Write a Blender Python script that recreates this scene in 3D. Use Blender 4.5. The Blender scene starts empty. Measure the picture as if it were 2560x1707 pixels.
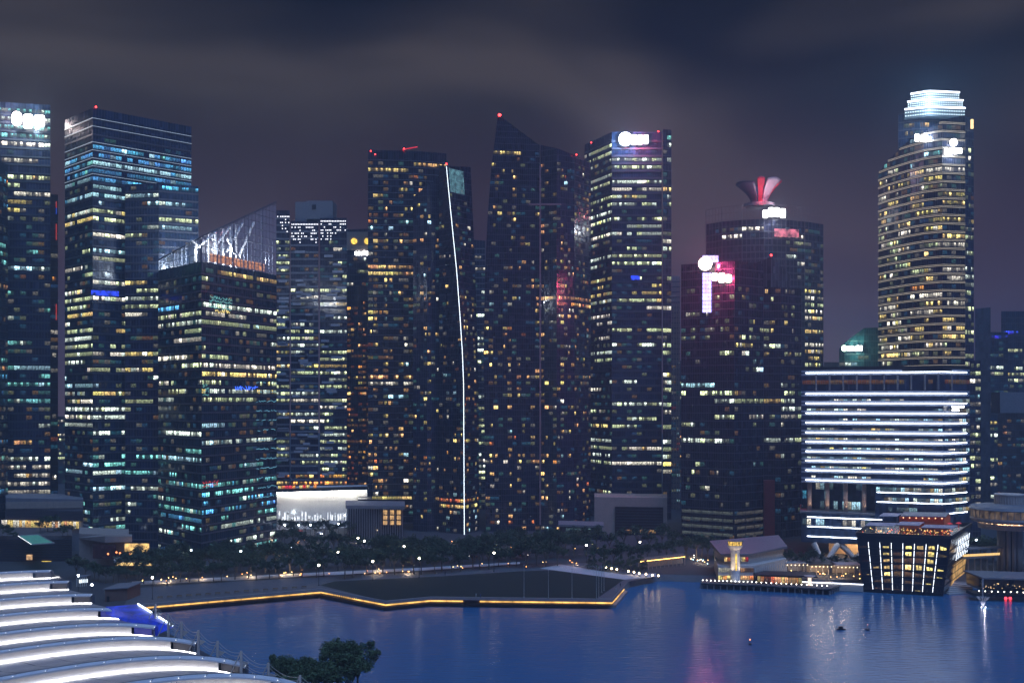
import bpy, bmesh, math, random
from mathutils import Vector, Matrix
R = math.radians
scene = bpy.context.scene
col = scene.collection
# ------------------------------------------------------------------ camera
F, CX, HY, H = 2754.0, 1280.0, 1000.0, 79.0     # focal length, horizon row and eye height (photo pixels, metres)
GZ = 3.0                                         # level of the quays above the water
cam_d = bpy.data.cameras.new('camera'); cam = bpy.data.objects.new('camera', cam_d); col.objects.link(cam)
cam.location = (0, 0, H); cam.rotation_euler = (R(90), 0, 0)
cam_d.sensor_width = 36.0; cam_d.lens = F / 2560 * 36.0
cam_d.shift_y = (HY - 853.5) / 2560
cam_d.clip_start = 1.0; cam_d.clip_end = 12000
scene.camera = cam
# ------------------------------------------------------------------ night sky
world = bpy.data.worlds.new('World'); scene.world = world; world.use_nodes = True
wt = world.node_tree; wt.nodes.clear()
def wn(t, **k):
    n = wt.nodes.new(t)
    for a, b in k.items(): setattr(n, a, b)
    return n
SUN_EL, SUN_AZ = 62.0, 205.0
w_out = wn('ShaderNodeOutputWorld'); w_bg = wn('ShaderNodeBackground')
w_tc = wn('ShaderNodeTexCoord')
w_map = wn('ShaderNodeMapping'); w_map.inputs['Scale'].default_value = (1.7, 1.7, 4.2); w_map.inputs['Location'].default_value = (1.33, 0.2, 3.1)
w_no = wn('ShaderNodeTexNoise'); w_no.inputs['Scale'].default_value = 1.55; w_no.inputs['Detail'].default_value = 2.6; w_no.inputs['Roughness'].default_value = 0.36; w_no.inputs['Distortion'].default_value = 0.7
w_ramp = wn('ShaderNodeValToRGB'); el = w_ramp.color_ramp.elements
el[0].position = 0.40; el[0].color = (0.003, 0.003, 0.006, 1)
el[1].position = 0.64; el[1].color = (0.055, 0.045, 0.043, 1)
e = el.new(0.52); e.color = (0.020, 0.017, 0.019, 1)
w_sep = wn('ShaderNodeSeparateXYZ')
w_mr = wn('ShaderNodeMapRange'); w_mr.inputs['From Min'].default_value = 0.0; w_mr.inputs['From Max'].default_value = 0.26; w_mr.inputs['To Min'].default_value = 1.0; w_mr.inputs['To Max'].default_value = 0.0
w_red = wn('ShaderNodeMixRGB', blend_type='ADD'); w_red.inputs['Color2'].default_value = (0.072, 0.024, 0.024, 1)   # town glow on the low cloud
w_sky = wn('ShaderNodeTexSky', sky_type='NISHITA'); w_sky.sun_disc = False; w_sky.sun_elevation = R(-5); w_sky.sun_rotation = R(SUN_AZ)
w_add = wn('ShaderNodeMixRGB', blend_type='ADD'); w_add.inputs['Fac'].default_value = 0.02
L = wt.links.new
L(w_tc.outputs['Generated'], w_map.inputs['Vector']); L(w_map.outputs[0], w_no.inputs['Vector']); L(w_no.outputs['Fac'], w_ramp.inputs[0])
L(w_tc.outputs['Generated'], w_sep.inputs[0]); L(w_sep.outputs['Z'], w_mr.inputs['Value']); L(w_mr.outputs[0], w_red.inputs['Fac'])
L(w_ramp.outputs[0], w_red.inputs['Color1']); L(w_red.outputs[0], w_add.inputs['Color1']); L(w_sky.outputs[0], w_add.inputs['Color2'])
L(w_add.outputs[0], w_bg.inputs['Color']); w_bg.inputs['Strength'].default_value = 1.0; L(w_bg.outputs[0], w_out.inputs['Surface'])
# ------------------------------------------------------------------ blue fill: one broad sun added for the overall blue tint
sun_d = bpy.data.lights.new('blue_fill_sun', 'SUN'); sun = bpy.data.objects.new('blue_fill_sun', sun_d); col.objects.link(sun)
sun_d.energy = 2.3; sun_d.color = (0.24, 0.46, 1.0); sun_d.angle = R(40)
sun.rotation_euler = (R(90 - SUN_EL), 0, R(SUN_AZ - 180)); sun.location = (0, 0, 400)
# ------------------------------------------------------------------ exposure
vs = scene.view_settings
scene.display_settings.display_device = 'sRGB'
vs.view_transform = 'Standard'; vs.look = 'None'; vs.exposure = 0.0; vs.gamma = 1.0; vs.use_curve_mapping = False
cy = scene.cycles
cy.max_bounces = 5; cy.diffuse_bounces = 2; cy.glossy_bounces = 3; cy.transmission_bounces = 4; cy.transparent_max_bounces = 8
cy.sample_clamp_indirect = 3.0; cy.use_denoising = True; cy.caustics_reflective = False; cy.caustics_refractive = False
cy.use_light_tree = True

# ================================================================== helpers
def W(px, py, D): return Vector(((px - CX) / F * D, D, H + (HY - py) / F * D))
def ZP(py, D): return H + (HY - py) / F * D
def PY(z, D): return HY - (z - H) * F / D
def G(px, py, z=GZ):
    D = (H - z) * F / (py - HY)
    return Vector(((px - CX) / F * D, D, z))
def XY(px, D): return Vector(((px - CX) / F * D, D))

MATS = {}
def nmat(name):
    m = bpy.data.materials.new(name); m.use_nodes = True
    return m, m.node_tree, m.node_tree.nodes['Principled BSDF']
def pmat(name, c, rough=0.6, metal=0.0, var=0.25, scale=0.6, spec=0.5, bump=0.0, stretch=(1, 1, 1)):
    """plain painted / stone / metal surface with uneven colour"""
    if name in MATS: return MATS[name]
    m, t, b = nmat(name)
    tc = t.nodes.new('ShaderNodeNewGeometry'); mp = t.nodes.new('ShaderNodeMapping'); mp.inputs['Scale'].default_value = stretch
    n = t.nodes.new('ShaderNodeTexNoise'); n.inputs['Scale'].default_value = scale; n.inputs['Detail'].default_value = 5
    r = t.nodes.new('ShaderNodeMapRange'); r.inputs['To Min'].default_value = 1 - var; r.inputs['To Max'].default_value = 1 + var
    mx = t.nodes.new('ShaderNodeVectorMath'); mx.operation = 'SCALE'; mx.inputs[0].default_value = c
    t.links.new(tc.outputs['Position'], mp.inputs['Vector']); t.links.new(mp.outputs[0], n.inputs['Vector'])
    t.links.new(n.outputs['Fac'], r.inputs['Value']); t.links.new(r.outputs[0], mx.inputs['Scale']); t.links.new(mx.outputs[0], b.inputs['Base Color'])
    b.inputs['Roughness'].default_value = rough; b.inputs['Metallic'].default_value = metal; b.inputs['Specular IOR Level'].default_value = spec
    if bump:
        bp = t.nodes.new('ShaderNodeBump'); bp.inputs['Strength'].default_value = bump; bp.inputs['Distance'].default_value = 0.1
        t.links.new(n.outputs['Fac'], bp.inputs['Height']); t.links.new(bp.outputs[0], b.inputs['Normal'])
    MATS[name] = m; return m
def emat(name, c, s, light=False, var=0.0, scale=0.5):
    """something that gives off light"""
    if name in MATS: return MATS[name]
    m, t, b = nmat(name)
    b.inputs['Base Color'].default_value = (0.05, 0.05, 0.05, 1); b.inputs['Emission Color'].default_value = (*c, 1); b.inputs['Emission Strength'].default_value = s
    if var:
        g = t.nodes.new('ShaderNodeNewGeometry'); n = t.nodes.new('ShaderNodeTexNoise'); n.inputs['Scale'].default_value = scale; n.inputs['Detail'].default_value = 3
        r = t.nodes.new('ShaderNodeMapRange'); r.inputs['From Min'].default_value = 0.3; r.inputs['From Max'].default_value = 0.7
        r.inputs['To Min'].default_value = s * (1 - var); r.inputs['To Max'].default_value = s * (1 + var)
        t.links.new(g.outputs['Position'], n.inputs['Vector']); t.links.new(n.outputs['Fac'], r.inputs['Value']); t.links.new(r.outputs[0], b.inputs['Emission Strength'])
    m.cycles.emission_sampling = 'AUTO' if light else 'NONE'
    MATS[name] = m; return m
WCOL = dict(cool=(0.50, 0.86, 1.0), blue=(0.10, 0.42, 0.80), white=(1.0, 0.93, 0.76), green=(0.80, 0.92, 0.50), yellow=(1.0, 0.76, 0.24),
            warm=(1.0, 0.56, 0.20), orange=(1.0, 0.36, 0.08), teal=(0.22, 0.70, 0.66), pale=(0.85, 1.0, 0.86), deep=(0.04, 0.13, 0.95), red=(1.0, 0.08, 0.06))
WLEV = (0.11, 0.42, 1.15, 2.9)
def wmat(c, lev):
    """a lit room behind glass: ceiling lights above, furniture and blinds below"""
    k = 'room_light_%s_%d' % (c, lev)
    if k in MATS: return MATS[k]
    m, t, b = nmat(k); b.inputs['Base Color'].default_value = (0.012, 0.014, 0.022, 1); b.inputs['Roughness'].default_value = 0.15
    g = t.nodes.new('ShaderNodeNewGeometry'); uv = t.nodes.new('ShaderNodeUVMap'); sx = t.nodes.new('ShaderNodeSeparateXYZ')
    n = t.nodes.new('ShaderNodeTexNoise'); n.inputs['Scale'].default_value = 1.25; n.inputs['Detail'].default_value = 4; n.inputs['Roughness'].default_value = 0.75
    r = t.nodes.new('ShaderNodeMapRange'); r.inputs['From Min'].default_value = 0.36; r.inputs['From Max'].default_value = 0.66; r.inputs['To Min'].default_value = 0.05; r.inputs['To Max'].default_value = 1.95
    v = t.nodes.new('ShaderNodeMapRange'); v.inputs['To Min'].default_value = 0.45; v.inputs['To Max'].default_value = 1.3
    mu = t.nodes.new('ShaderNodeMath'); mu.operation = 'MULTIPLY'; mu2 = t.nodes.new('ShaderNodeMath'); mu2.operation = 'MULTIPLY'; mu2.inputs[1].default_value = WLEV[lev]
    t.links.new(g.outputs['Position'], n.inputs['Vector']); t.links.new(n.outputs['Fac'], r.inputs['Value'])
    t.links.new(uv.outputs[0], sx.inputs[0]); t.links.new(sx.outputs['Y'], v.inputs['Value'])
    t.links.new(r.outputs[0], mu.inputs[0]); t.links.new(v.outputs[0], mu.inputs[1]); t.links.new(mu.outputs[0], mu2.inputs[0]); t.links.new(mu2.outputs[0], b.inputs['Emission Strength'])
    hs = t.nodes.new('ShaderNodeHueSaturation'); hs.inputs['Color'].default_value = (*WCOL[c], 1)
    n2 = t.nodes.new('ShaderNodeTexNoise'); n2.inputs['Scale'].default_value = 0.11; r2 = t.nodes.new('ShaderNodeMapRange'); r2.inputs['From Min'].default_value = 0.3; r2.inputs['From Max'].default_value = 0.7; r2.inputs['To Min'].default_value = 0.47; r2.inputs['To Max'].default_value = 0.53
    t.links.new(g.outputs['Position'], n2.inputs['Vector']); t.links.new(n2.outputs['Fac'], r2.inputs['Value']); t.links.new(r2.outputs[0], hs.inputs['Hue'])
    t.links.new(hs.outputs[0], b.inputs['Emission Color'])
    m.cycles.emission_sampling = 'NONE'; MATS[k] = m; return m
def glassmat(name, c, cell=(1.6, 1.6, 4.0), rough=(0.06, 0.28), var=0.55, spec=0.5):
    """dark curtain wall: every pane slightly different in tint and gloss"""
    if name in MATS: return MATS[name]
    m, t, b = nmat(name)
    g = t.nodes.new('ShaderNodeNewGeometry'); sn = t.nodes.new('ShaderNodeVectorMath'); sn.operation = 'SNAP'; sn.inputs[1].default_value = cell
    wnz = t.nodes.new('ShaderNodeTexWhiteNoise'); t.links.new(g.outputs['Position'], sn.inputs[0]); t.links.new(sn.outputs[0], wnz.inputs['Vector'])
    r = t.nodes.new('ShaderNodeMapRange'); r.inputs['To Min'].default_value = 1 - var; r.inputs['To Max'].default_value = 1 + var
    mx = t.nodes.new('ShaderNodeVectorMath'); mx.operation = 'SCALE'; mx.inputs[0].default_value = c
    t.links.new(wnz.outputs['Value'], r.inputs['Value']); t.links.new(r.outputs[0], mx.inputs['Scale']); t.links.new(mx.outputs[0], b.inputs['Base Color'])
    r2 = t.nodes.new('ShaderNodeMapRange'); r2.inputs['To Min'].default_value = rough[0]; r2.inputs['To Max'].default_value = rough[1]
    t.links.new(wnz.outputs['Value'], r2.inputs['Value']); t.links.new(r2.outputs[0], b.inputs['Roughness'])
    b.inputs['Specular IOR Level'].default_value = spec
    MATS[name] = m; return m

ORG = {}                                       # world origin of every Empty
def tag(o, label=None, cat=None, group=None, kind=None):
    if label: o['label'] = label
    if cat: o['category'] = cat
    if group: o['group'] = group
    if kind: o['kind'] = kind
    return o
def thing(name, loc, label, cat, group=None):
    o = bpy.data.objects.new(name, None); col.objects.link(o); o.location = loc; o.empty_display_size = 2
    ORG[o] = Vector(loc); return tag(o, label, cat, group, 'thing')
def hang(o, parent):
    o.parent = parent
    if parent in ORG: o.matrix_parent_inverse = Matrix.Translation(-ORG[parent])
class MB:
    """collects faces for one mesh object"""
    def __init__(s): s.v = []; s.f = []; s.m = []; s.uv = []
    def add(s, vs_, fs, mi=0):
        o = len(s.v); s.v += [tuple(p) for p in vs_]
        for f in fs: s.f.append([o + i for i in f]); s.m.append(mi)
        return s
    def quad(s, a, b, c, d, mi=0): return s.add([a, b, c, d], [(0, 1, 2, 3)], mi)
    def box(s, x0, y0, z0, x1, y1, z1, mi=0):
        p = [(x, y, z) for z in (z0, z1) for y in (y0, y1) for x in (x0, x1)]
        return s.add(p, [(0, 2, 3, 1), (4, 5, 7, 6), (0, 1, 5, 4), (2, 6, 7, 3), (0, 4, 6, 2), (1, 3, 7, 5)], mi)
    def obox(s, c, ax, ay, az, mi=0):
        """box by centre and three half axes"""
        c = Vector(c); p = [c + ax * i + ay * j + az * k for k in (-1, 1) for j in (-1, 1) for i in (-1, 1)]
        return s.add(p, [(0, 2, 3, 1), (4, 5, 7, 6), (0, 1, 5, 4), (2, 6, 7, 3), (0, 4, 6, 2), (1, 3, 7, 5)], mi)
    def tube(s, a, b, r0, r1=None, n=6, mi=0, cap=True):
        a = Vector(a); b = Vector(b); r1 = r0 if r1 is None else r1
        d = (b - a).normalized(); u = d.cross(Vector((0, 0, 1)) if abs(d.z) < 0.9 else Vector((1, 0, 0))).normalized(); w = d.cross(u)
        p = [a + (u * math.cos(2 * math.pi * i / n) + w * math.sin(2 * math.pi * i / n)) * r0 for i in range(n)]
        p += [b + (u * math.cos(2 * math.pi * i / n) + w * math.sin(2 * math.pi * i / n)) * r1 for i in range(n)]
        f = [(i, (i + 1) % n, n + (i + 1) % n, n + i) for i in range(n)]
        if cap: f += [tuple(range(n))[::-1], tuple(range(n, 2 * n))]
        return s.add(p, f, mi)
    def poly(s, pts, mi=0): return s.add(pts, [tuple(range(len(pts)))], mi)
    def prism(s, pts, z0, z1, mi=0):
        """pts: closed XY outline"""
        n = len(pts); z0 = z0 if isinstance(z0, (list, tuple)) else [z0] * n; z1 = z1 if isinstance(z1, (list, tuple)) else [z1] * n
        p = [(q[0], q[1], z0[i]) for i, q in enumerate(pts)] + [(q[0], q[1], z1[i]) for i, q in enumerate(pts)]
        return s.add(p, [(i, (i + 1) % n, n + (i + 1) % n, n + i) for i in range(n)] + [tuple(range(n))[::-1], tuple(range(n, 2 * n))], mi)
    def lathe(s, c, prof, n=24, mi=0, a0=0.0, a1=2 * math.pi):
        k = n if a1 - a0 > 6.28 else n + 1; o = []
        for r, z in prof:
            for i in range(k):
                a = a0 + (a1 - a0) * i / n; o.append((c[0] + r * math.cos(a), c[1] + r * math.sin(a), z))
        f = []
        for j in range(len(prof) - 1):
            for i in range(n): f.append((j * k + i, j * k + (i + 1) % k, (j + 1) * k + (i + 1) % k, (j + 1) * k + i))
        return s.add(o, f, mi)
    def ball(s, c, r, n=8, mi=0): return s.lathe(c, [(max(0.001, r * math.sin(math.pi * j / 6)), c[2] - r * math.cos(math.pi * j / 6)) for j in range(7)], n, mi)
    def mesh(s, name, mats):
        me = bpy.data.meshes.new(name); me.from_pydata(s.v, [], s.f)
        for m in (mats if isinstance(mats, (list, tuple)) else [mats]): me.materials.append(m)
        if any(s.m): me.polygons.foreach_set('material_index', s.m)
        me.update(); return me
    def build(s, name, mats, parent=None, smooth=False, **tags):
        me = s.mesh(name, mats)
        if smooth: me.polygons.foreach_set('use_smooth', [True] * len(me.polygons))
        o = bpy.data.objects.new(name, me); col.objects.link(o)
        if parent: hang(o, parent)
        return tag(o, **tags)
def place(name, me, M, parent):
    o = bpy.data.objects.new(name, me); col.objects.link(o); o.matrix_basis = M; hang(o, parent); return o
def copy_tree(root, loc, rz=0.0, sc=1.0, label=None, group=None):
    r = root.copy(); col.objects.link(r); r.location = loc; r.rotation_euler = (0, 0, rz); r.scale = (sc,) * 3 if not isinstance(sc, tuple) else sc
    if label: r['label'] = label
    if group: r['group'] = group
    for ch in root.children:
        c = ch.copy(); col.objects.link(c); c.parent = r
        for g in ch.children:
            d = g.copy(); col.objects.link(d); d.parent = c
    return r

# ------------------------------------------------------------------ common materials
M_BAND = pmat('dark_spandrel', (0.055, 0.062, 0.090), 0.5, 0.0, 0.2)
M_ALU = pmat('pale_aluminium_edge', (0.30, 0.33, 0.40), 0.35, 0.6, 0.15)
M_MULL = pmat('mullion_metal', (0.075, 0.080, 0.110), 0.45, 0.4, 0.2)
M_CONC = pmat('concrete', (0.28, 0.26, 0.25), 0.85, 0, 0.25, 0.3)
M_BEIGE = pmat('beige_cladding', (0.38, 0.31, 0.26), 0.7, 0, 0.18, 0.4)
M_WHITE = pmat('white_paint', (0.75, 0.74, 0.72), 0.6, 0, 0.08)
M_DARK = pmat('dark_steel', (0.03, 0.031, 0.04), 0.5, 0.5, 0.3)
M_GREY = pmat('grey_panel', (0.20, 0.20, 0.22), 0.6, 0, 0.2)
M_REDL = emat('aviation_red_lamp', (1.0, 0.03, 0.03), 14)
M_LEDW = emat('white_led_line', (0.80, 0.88, 1.0), 4.5)
M_LEDP = emat('pale_led_line', (0.92, 0.80, 0.60), 0.72)
M_LEDB = emat('cool_led_line', (0.62, 0.80, 1.0), 0.85)
M_SIGNW = emat('white_sign_light', (1.0, 0.98, 0.95), 9)
M_GLS = emat('street_globe_light', (1.0, 0.90, 0.72), 26)
M_GLB = emat('cool_globe_light', (0.75, 0.88, 1.0), 26)

# ================================================================== tower builder
PANE = {}
def pane_mesh(w, h, mk, bars, var=0):
    """one lit window: glowing panes, some with lowered blinds or dark rooms, set between dark mullions"""
    k = (round(w, 2), round(h, 2), mk, bars, var)
    if k in PANE: return PANE[k]
    me = bpy.data.meshes.new('window'); v = []; f = []; mi = []; uvs = []; pr = random.Random(var * 13 + 1); c, lev = mk
    for i in range(bars + 1):
        x0, x1 = -w / 2 + w * i / (bars + 1), -w / 2 + w * (i + 1) / (bars + 1); cut = pr.choice((0, 0, 0, 0.35, 0.5)) if var else 0; s = (0 if not var else pr.choice((0, 0, 0, 1, 2)))
        o = len(v); zb = h * cut; v += [(x0, 0, zb), (x1, 0, zb), (x1, 0, h), (x0, 0, h)]; f.append((o, o + 1, o + 2, o + 3)); mi.append(s); uvs += [0, cut, 1, cut, 1, 1, 0, 1]
        if cut: o = len(v); v += [(x0, 0, 0), (x1, 0, 0), (x1, 0, zb), (x0, 0, zb)]; f.append((o, o + 1, o + 2, o + 3)); mi.append(min(2, s + 1)); uvs += [0, 0, 1, 0, 1, cut, 0, cut]
    for i in range(bars + 2):
        x = -w / 2 + w * i / (bars + 1); t = 0.07; o = len(v)
        v += [(x - t, 0.0, 0), (x + t, 0.0, 0), (x + t, 0.0, h), (x - t, 0.0, h), (x - t, -0.10, 0), (x + t, -0.10, 0), (x + t, -0.10, h), (x - t, -0.10, h)]
        f += [(o + 4, o + 5, o + 6, o + 7), (o, o + 4, o + 7, o + 3), (o + 5, o + 1, o + 2, o + 6)]; mi += [3] * 3; uvs += [0] * 24
    me.from_pydata(v, [], f)
    for m in (wmat(c, lev), wmat(c, max(0, lev - 1)), wmat(c, 0), M_MULL): me.materials.append(m)
    me.polygons.foreach_set('material_index', mi)
    uv = me.uv_layers.new(name='UVMap'); uv.data.foreach_set('uv', uvs)
    me.update(); PANE[k] = me; return me
def lerp_tab(tab, x):
    if x <= tab[0][0]: return tab[0][1]
    for (a, va), (b, vb) in zip(tab, tab[1:]):
        if x <= b: return va + (vb - va) * (x - a) / (b - a)
    return tab[-1][1]
def pick(rng, pal):
    s = sum(w for _, w in pal); r = rng.random() * s
    for k, w in pal:
        r -= w
        if r <= 0: return k
    return pal[-1][0]
def tower(root, chain, zones, floor_h=4.1, bay=3.0, base=GZ, depth=38.0, glass=None, band=(0.55, 0.22), band_mat=None, ztops=None, pxt=None,
          win=(0.94, 0.60), cap=300, seed=1, bars=1, mull=1.5, mull_mat=None, dim=0.30, dimpal=(('blue', 2), ('teal', 1), ('white', 1), ('green', 1), ('warm', 1)), back_off=0.95, skip=(), led=None, wall_name='facade'):
    """chain: (px, py_top, D) from the photo's left to right; zones: (py0, py1, density, palette, mode)"""
    rng = random.Random(seed); n = len(chain)
    tops = ztops or [ZP(p[1], p[2]) for p in chain]
    def pts(z):
        o = []
        for i, (px, py, D) in enumerate(chain):
            if pxt and pxt.get(i): px = lerp_tab(pxt[i], PY(z, D))
            o.append(XY(px, D))
        return o
    # body -----------------------------------------------------------
    zt = max(tops); zs = [base, zt] if not pxt else [base + (zt - base) * i / 24 for i in range(25)]
    m = MB(); k = n + 2
    for z in zs:
        f = pts(z); zz = [min(z, t) for t in tops]
        f = [pts(zz[i])[i] for i in range(n)]
        cen = sum(f, Vector((0, 0))) / n
        b0 = cen + (f[0] - cen) * back_off; b1 = cen + (f[-1] - cen) * back_off
        b0 = b0 * ((f[0].y + depth) / f[0].y); b1 = b1 * ((f[-1].y + depth) / f[-1].y)
        for i, p in enumerate(f + [b1, b0]):
            t = tops[i] if i < n else (tops[-1] if i == n else tops[0])
            m.v.append((p.x, p.y, min(z, t)))
    for j in range(len(zs) - 1):
        for i in range(k): m.f.append([j * k + i, j * k + (i + 1) % k, (j + 1) * k + (i + 1) % k, (j + 1) * k + i]); m.m.append(0)
    m.f.append([(len(zs) - 1) * k + i for i in range(k)]); m.m.append(1)
    body = m.build(wall_name, [glass, M_DARK], root)
    # floors ---------------------------------------------------------
    def offs(f, d):
        o = []
        for i in range(n):
            ns = []
            for a, b in ((i - 1, i), (i, i + 1)):
                if a >= 0 and b < n:
                    t = (f[b] - f[a]).normalized(); ns.append(Vector((t.y, -t.x)))
            q = sum(ns, Vector((0, 0))); q = q / q.length; o.append(f[i] + q * (d / max(0.5, q.dot(ns[0]))))
        return o
    cells = []; shared = None; led_sh = {}
    nf = int((zt - base) / floor_h)
    Dm = sum(p[2] for p in chain) / n
    for fl in range(nf):
        z = base + fl * floor_h
        f = pts(z); fo = offs(f, band[1]); segs = []
        full = True
        for i in range(n - 1):
            ta, tb = tops[i] - band[0] - 0.2, tops[i + 1] - band[0] - 0.2
            if ta > z and tb > z: segs.append((i, 0.0, 1.0))
            else:
                full = False
                if ta > z or tb > z:
                    c = (z - ta) / (tb - ta); segs.append((i, 0.0, c) if ta > z else (i, c, 1.0))
        if band[0] and segs:
            def band_mesh(d0, z0, z1, mm):
                q = MB(); ff = offs(f, d0)
                for i, a, b in segs:
                    p0, p1 = ff[i].lerp(ff[i + 1], a), ff[i].lerp(ff[i + 1], b); q0, q1 = f[i].lerp(f[i + 1], a), f[i].lerp(f[i + 1], b)
                    q.add([(p0.x, p0.y, z0), (p1.x, p1.y, z0), (p1.x, p1.y, z1), (p0.x, p0.y, z1), (q0.x, q0.y, z0), (q1.x, q1.y, z0), (q1.x, q1.y, z1), (q0.x, q0.y, z1)],
                          [(0, 1, 2, 3), (3, 2, 6, 7), (4, 5, 1, 0), (0, 3, 7, 4), (1, 5, 6, 2)])
                return q.mesh('floor_band', mm)
            if full and not pxt:
                if shared is None: shared = band_mesh(band[1], 0.0, band[0], band_mat or M_BAND)
                me = shared; dz = z
            else: me = band_mesh(band[1], z, z + band[0], band_mat or M_BAND); dz = 0.0
            place('floor_band', me, Matrix.Translation((0, 0, dz)), root)
            if led:
                for li, (lo, lh, lm, a0, a1, prob) in enumerate(led):
                    py = PY(z, Dm)
                    if a0 <= py <= a1 and rng.random() < prob:
                        if full and not pxt:
                            if li not in led_sh: led_sh[li] = band_mesh(band[1] + 0.08, lo, lo + lh, lm)
                            me2, d2 = led_sh[li], z
                        else: me2, d2 = band_mesh(band[1] + 0.08, z + lo, z + lo + lh, lm), 0.0
                        place('light_strip', me2, Matrix.Translation((0, 0, d2)), root)
        # windows
        zc = z + band[0] + 0.04; wh = (floor_h - band[0] - 0.1) * win[1]; zc += (floor_h - band[0] - 0.1 - wh) * 0.5
        f = pts(zc)
        for i in range(n - 1):
            if i in skip: continue
            a, b = f[i], f[i + 1]; Ls = (b - a).length; nb = max(1, int(Ls / bay)); t = (b - a) / Ls
            py = PY(zc, (chain[i][2] + chain[i + 1][2]) / 2)
            zn = [q for q in zones if q[0] <= py < q[1] and (len(q) < 6 or i in q[5])]
            den, pal, mode = (zn[0][2], zn[0][3], zn[0][4]) if zn else (0.0, (('white', 1),), 'r')
            act = (1.0 if den >= 0.9 else den * rng.uniform(0.3, 1.5)) if mode == 'o' else den
            fpal = pick(rng, pal); on = rng.random() < act; flev = rng.choice((1, 2, 2, 2, 3))
            for c in range(nb):
                u = (c + 0.5) / nb
                if zc + wh + 0.4 > tops[i] + (tops[i + 1] - tops[i]) * u: continue
                if mode == 'o':                                  # offices: runs of bays along a floor
                    if rng.random() < 0.17: on = rng.random() < act
                    lit = on and rng.random() < 0.93; kc = fpal if rng.random() < 0.8 else pick(rng, pal); lev = flev if rng.random() < 0.6 else rng.choice((1, 1, 2, 3))
                else:                                            # flats: columns of rooms
                    colw = (0.25, 1.0, 1.9, 0.5, 1.5, 0.8)[(c * 7 + i * 3 + seed) % 6]
                    lit = rng.random() < den * colw; kc = pick(rng, pal); lev = rng.choice((0, 0, 1, 1, 1, 2, 2, 3))
                ww = Ls / nb * win[0]
                if not lit:
                    if rng.random() < dim and zn: kc = pick(rng, dimpal); lev = 0
                    else: continue
                elif mode == 'r' and rng.random() < 0.4: ww *= 0.55
                p = a.lerp(b, u); M = Matrix(((t.x, -t.y, 0, p.x + t.y * 0.06), (t.y, t.x, 0, p.y - t.x * 0.06), (0, 0, 1, zc), (0, 0, 0, 1)))
                cells.append((lev, rng.random(), ww, wh, kc, M))
    cells.sort(key=lambda q: -q[0] - q[1] * 0.5)
    for lev, _, ww, wh, kc, M in cells[:cap]: place('window', pane_mesh(ww, wh, (kc, lev), bars, rng.randrange(7)), M, root)
    rest = cells[cap:]
    if rest:
        keys = sorted({(q[4], q[0]) for q in rest}); me = bpy.data.meshes.new('window_mass'); v = []; fc = []; mi = []
        for lev, _, ww, wh, kc, M in rest:
            o = len(v); v += [tuple(M @ Vector(p)) for p in ((-ww / 2, 0, 0), (ww / 2, 0, 0), (ww / 2, 0, wh), (-ww / 2, 0, wh))]
            fc.append((o, o + 1, o + 2, o + 3)); mi.append(keys.index((kc, lev)))
        me.from_pydata(v, [], fc)
        for q in keys: me.materials.append(wmat(*q))
        me.polygons.foreach_set('material_index', mi)
        uv = me.uv_layers.new(name='UVMap'); uv.data.foreach_set('uv', [0, 0, 1, 0, 1, 1, 0, 1] * len(fc))
        o = bpy.data.objects.new('window_mass', me); col.objects.link(o); hang(o, root); tag(o, kind='stuff')
    # mullions -------------------------------------------------------
    if mull:
        q = MB()
        for i in range(n - 1):
            f0, f1 = pts(base), [pts(min(zt, max(tops[i], tops[i + 1])))[j] for j in range(n)]
            Ls = (f0[i + 1] - f0[i]).length; nb = max(1, int(Ls / mull)); zl = zs if pxt else [base, zt]
            for c in range(nb + 1):
                u = c / nb; zq = tops[i] + (tops[i + 1] - tops[i]) * u
                for za, zb in zip(zl, zl[1:]):
                    za, zb = min(za, zq), min(zb, zq)
                    if zb - za < 0.1: continue
                    pa = pts(za); pb = pts(zb); t = (pa[i + 1] - pa[i]).normalized(); no = Vector((t.y, -t.x)) * 0.13
                    A = pa[i].lerp(pa[i + 1], u); B = pb[i].lerp(pb[i + 1], u); t = t * 0.06
                    q.add([(A.x - t.x + no.x, A.y - t.y + no.y, za), (A.x + t.x + no.x, A.y + t.y + no.y, za), (B.x + t.x + no.x, B.y + t.y + no.y, zb), (B.x - t.x + no.x, B.y - t.y + no.y, zb),
                           (A.x - t.x, A.y - t.y, za), (A.x + t.x, A.y + t.y, za), (B.x + t.x, B.y + t.y, zb), (B.x - t.x, B.y - t.y, zb)], [(0, 1, 2, 3), (0, 3, 7, 4), (1, 5, 6, 2)])
        if q.v: tag(q.build('mullion_grid', mull_mat or M_MULL, root), kind='stuff')
    return pts, tops
def lamp_ball(root, p, r, m, name='warning_lamp', base=True):
    q = MB().ball(p, r, 8, 0)
    if base: q.tube((p[0], p[1], p[2] - r * 3), (p[0], p[1], p[2] - r * 0.8), r * 0.35, n=5, mi=1)
    return q.build(name, [m, M_DARK], root)
def facing_frame(px, D, t=(1, 0)):
    p = XY(px, D); t = Vector(t).normalized(); return p, Vector((t.x, t.y, 0)), Vector((t.y, -t.x, 0))
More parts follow.
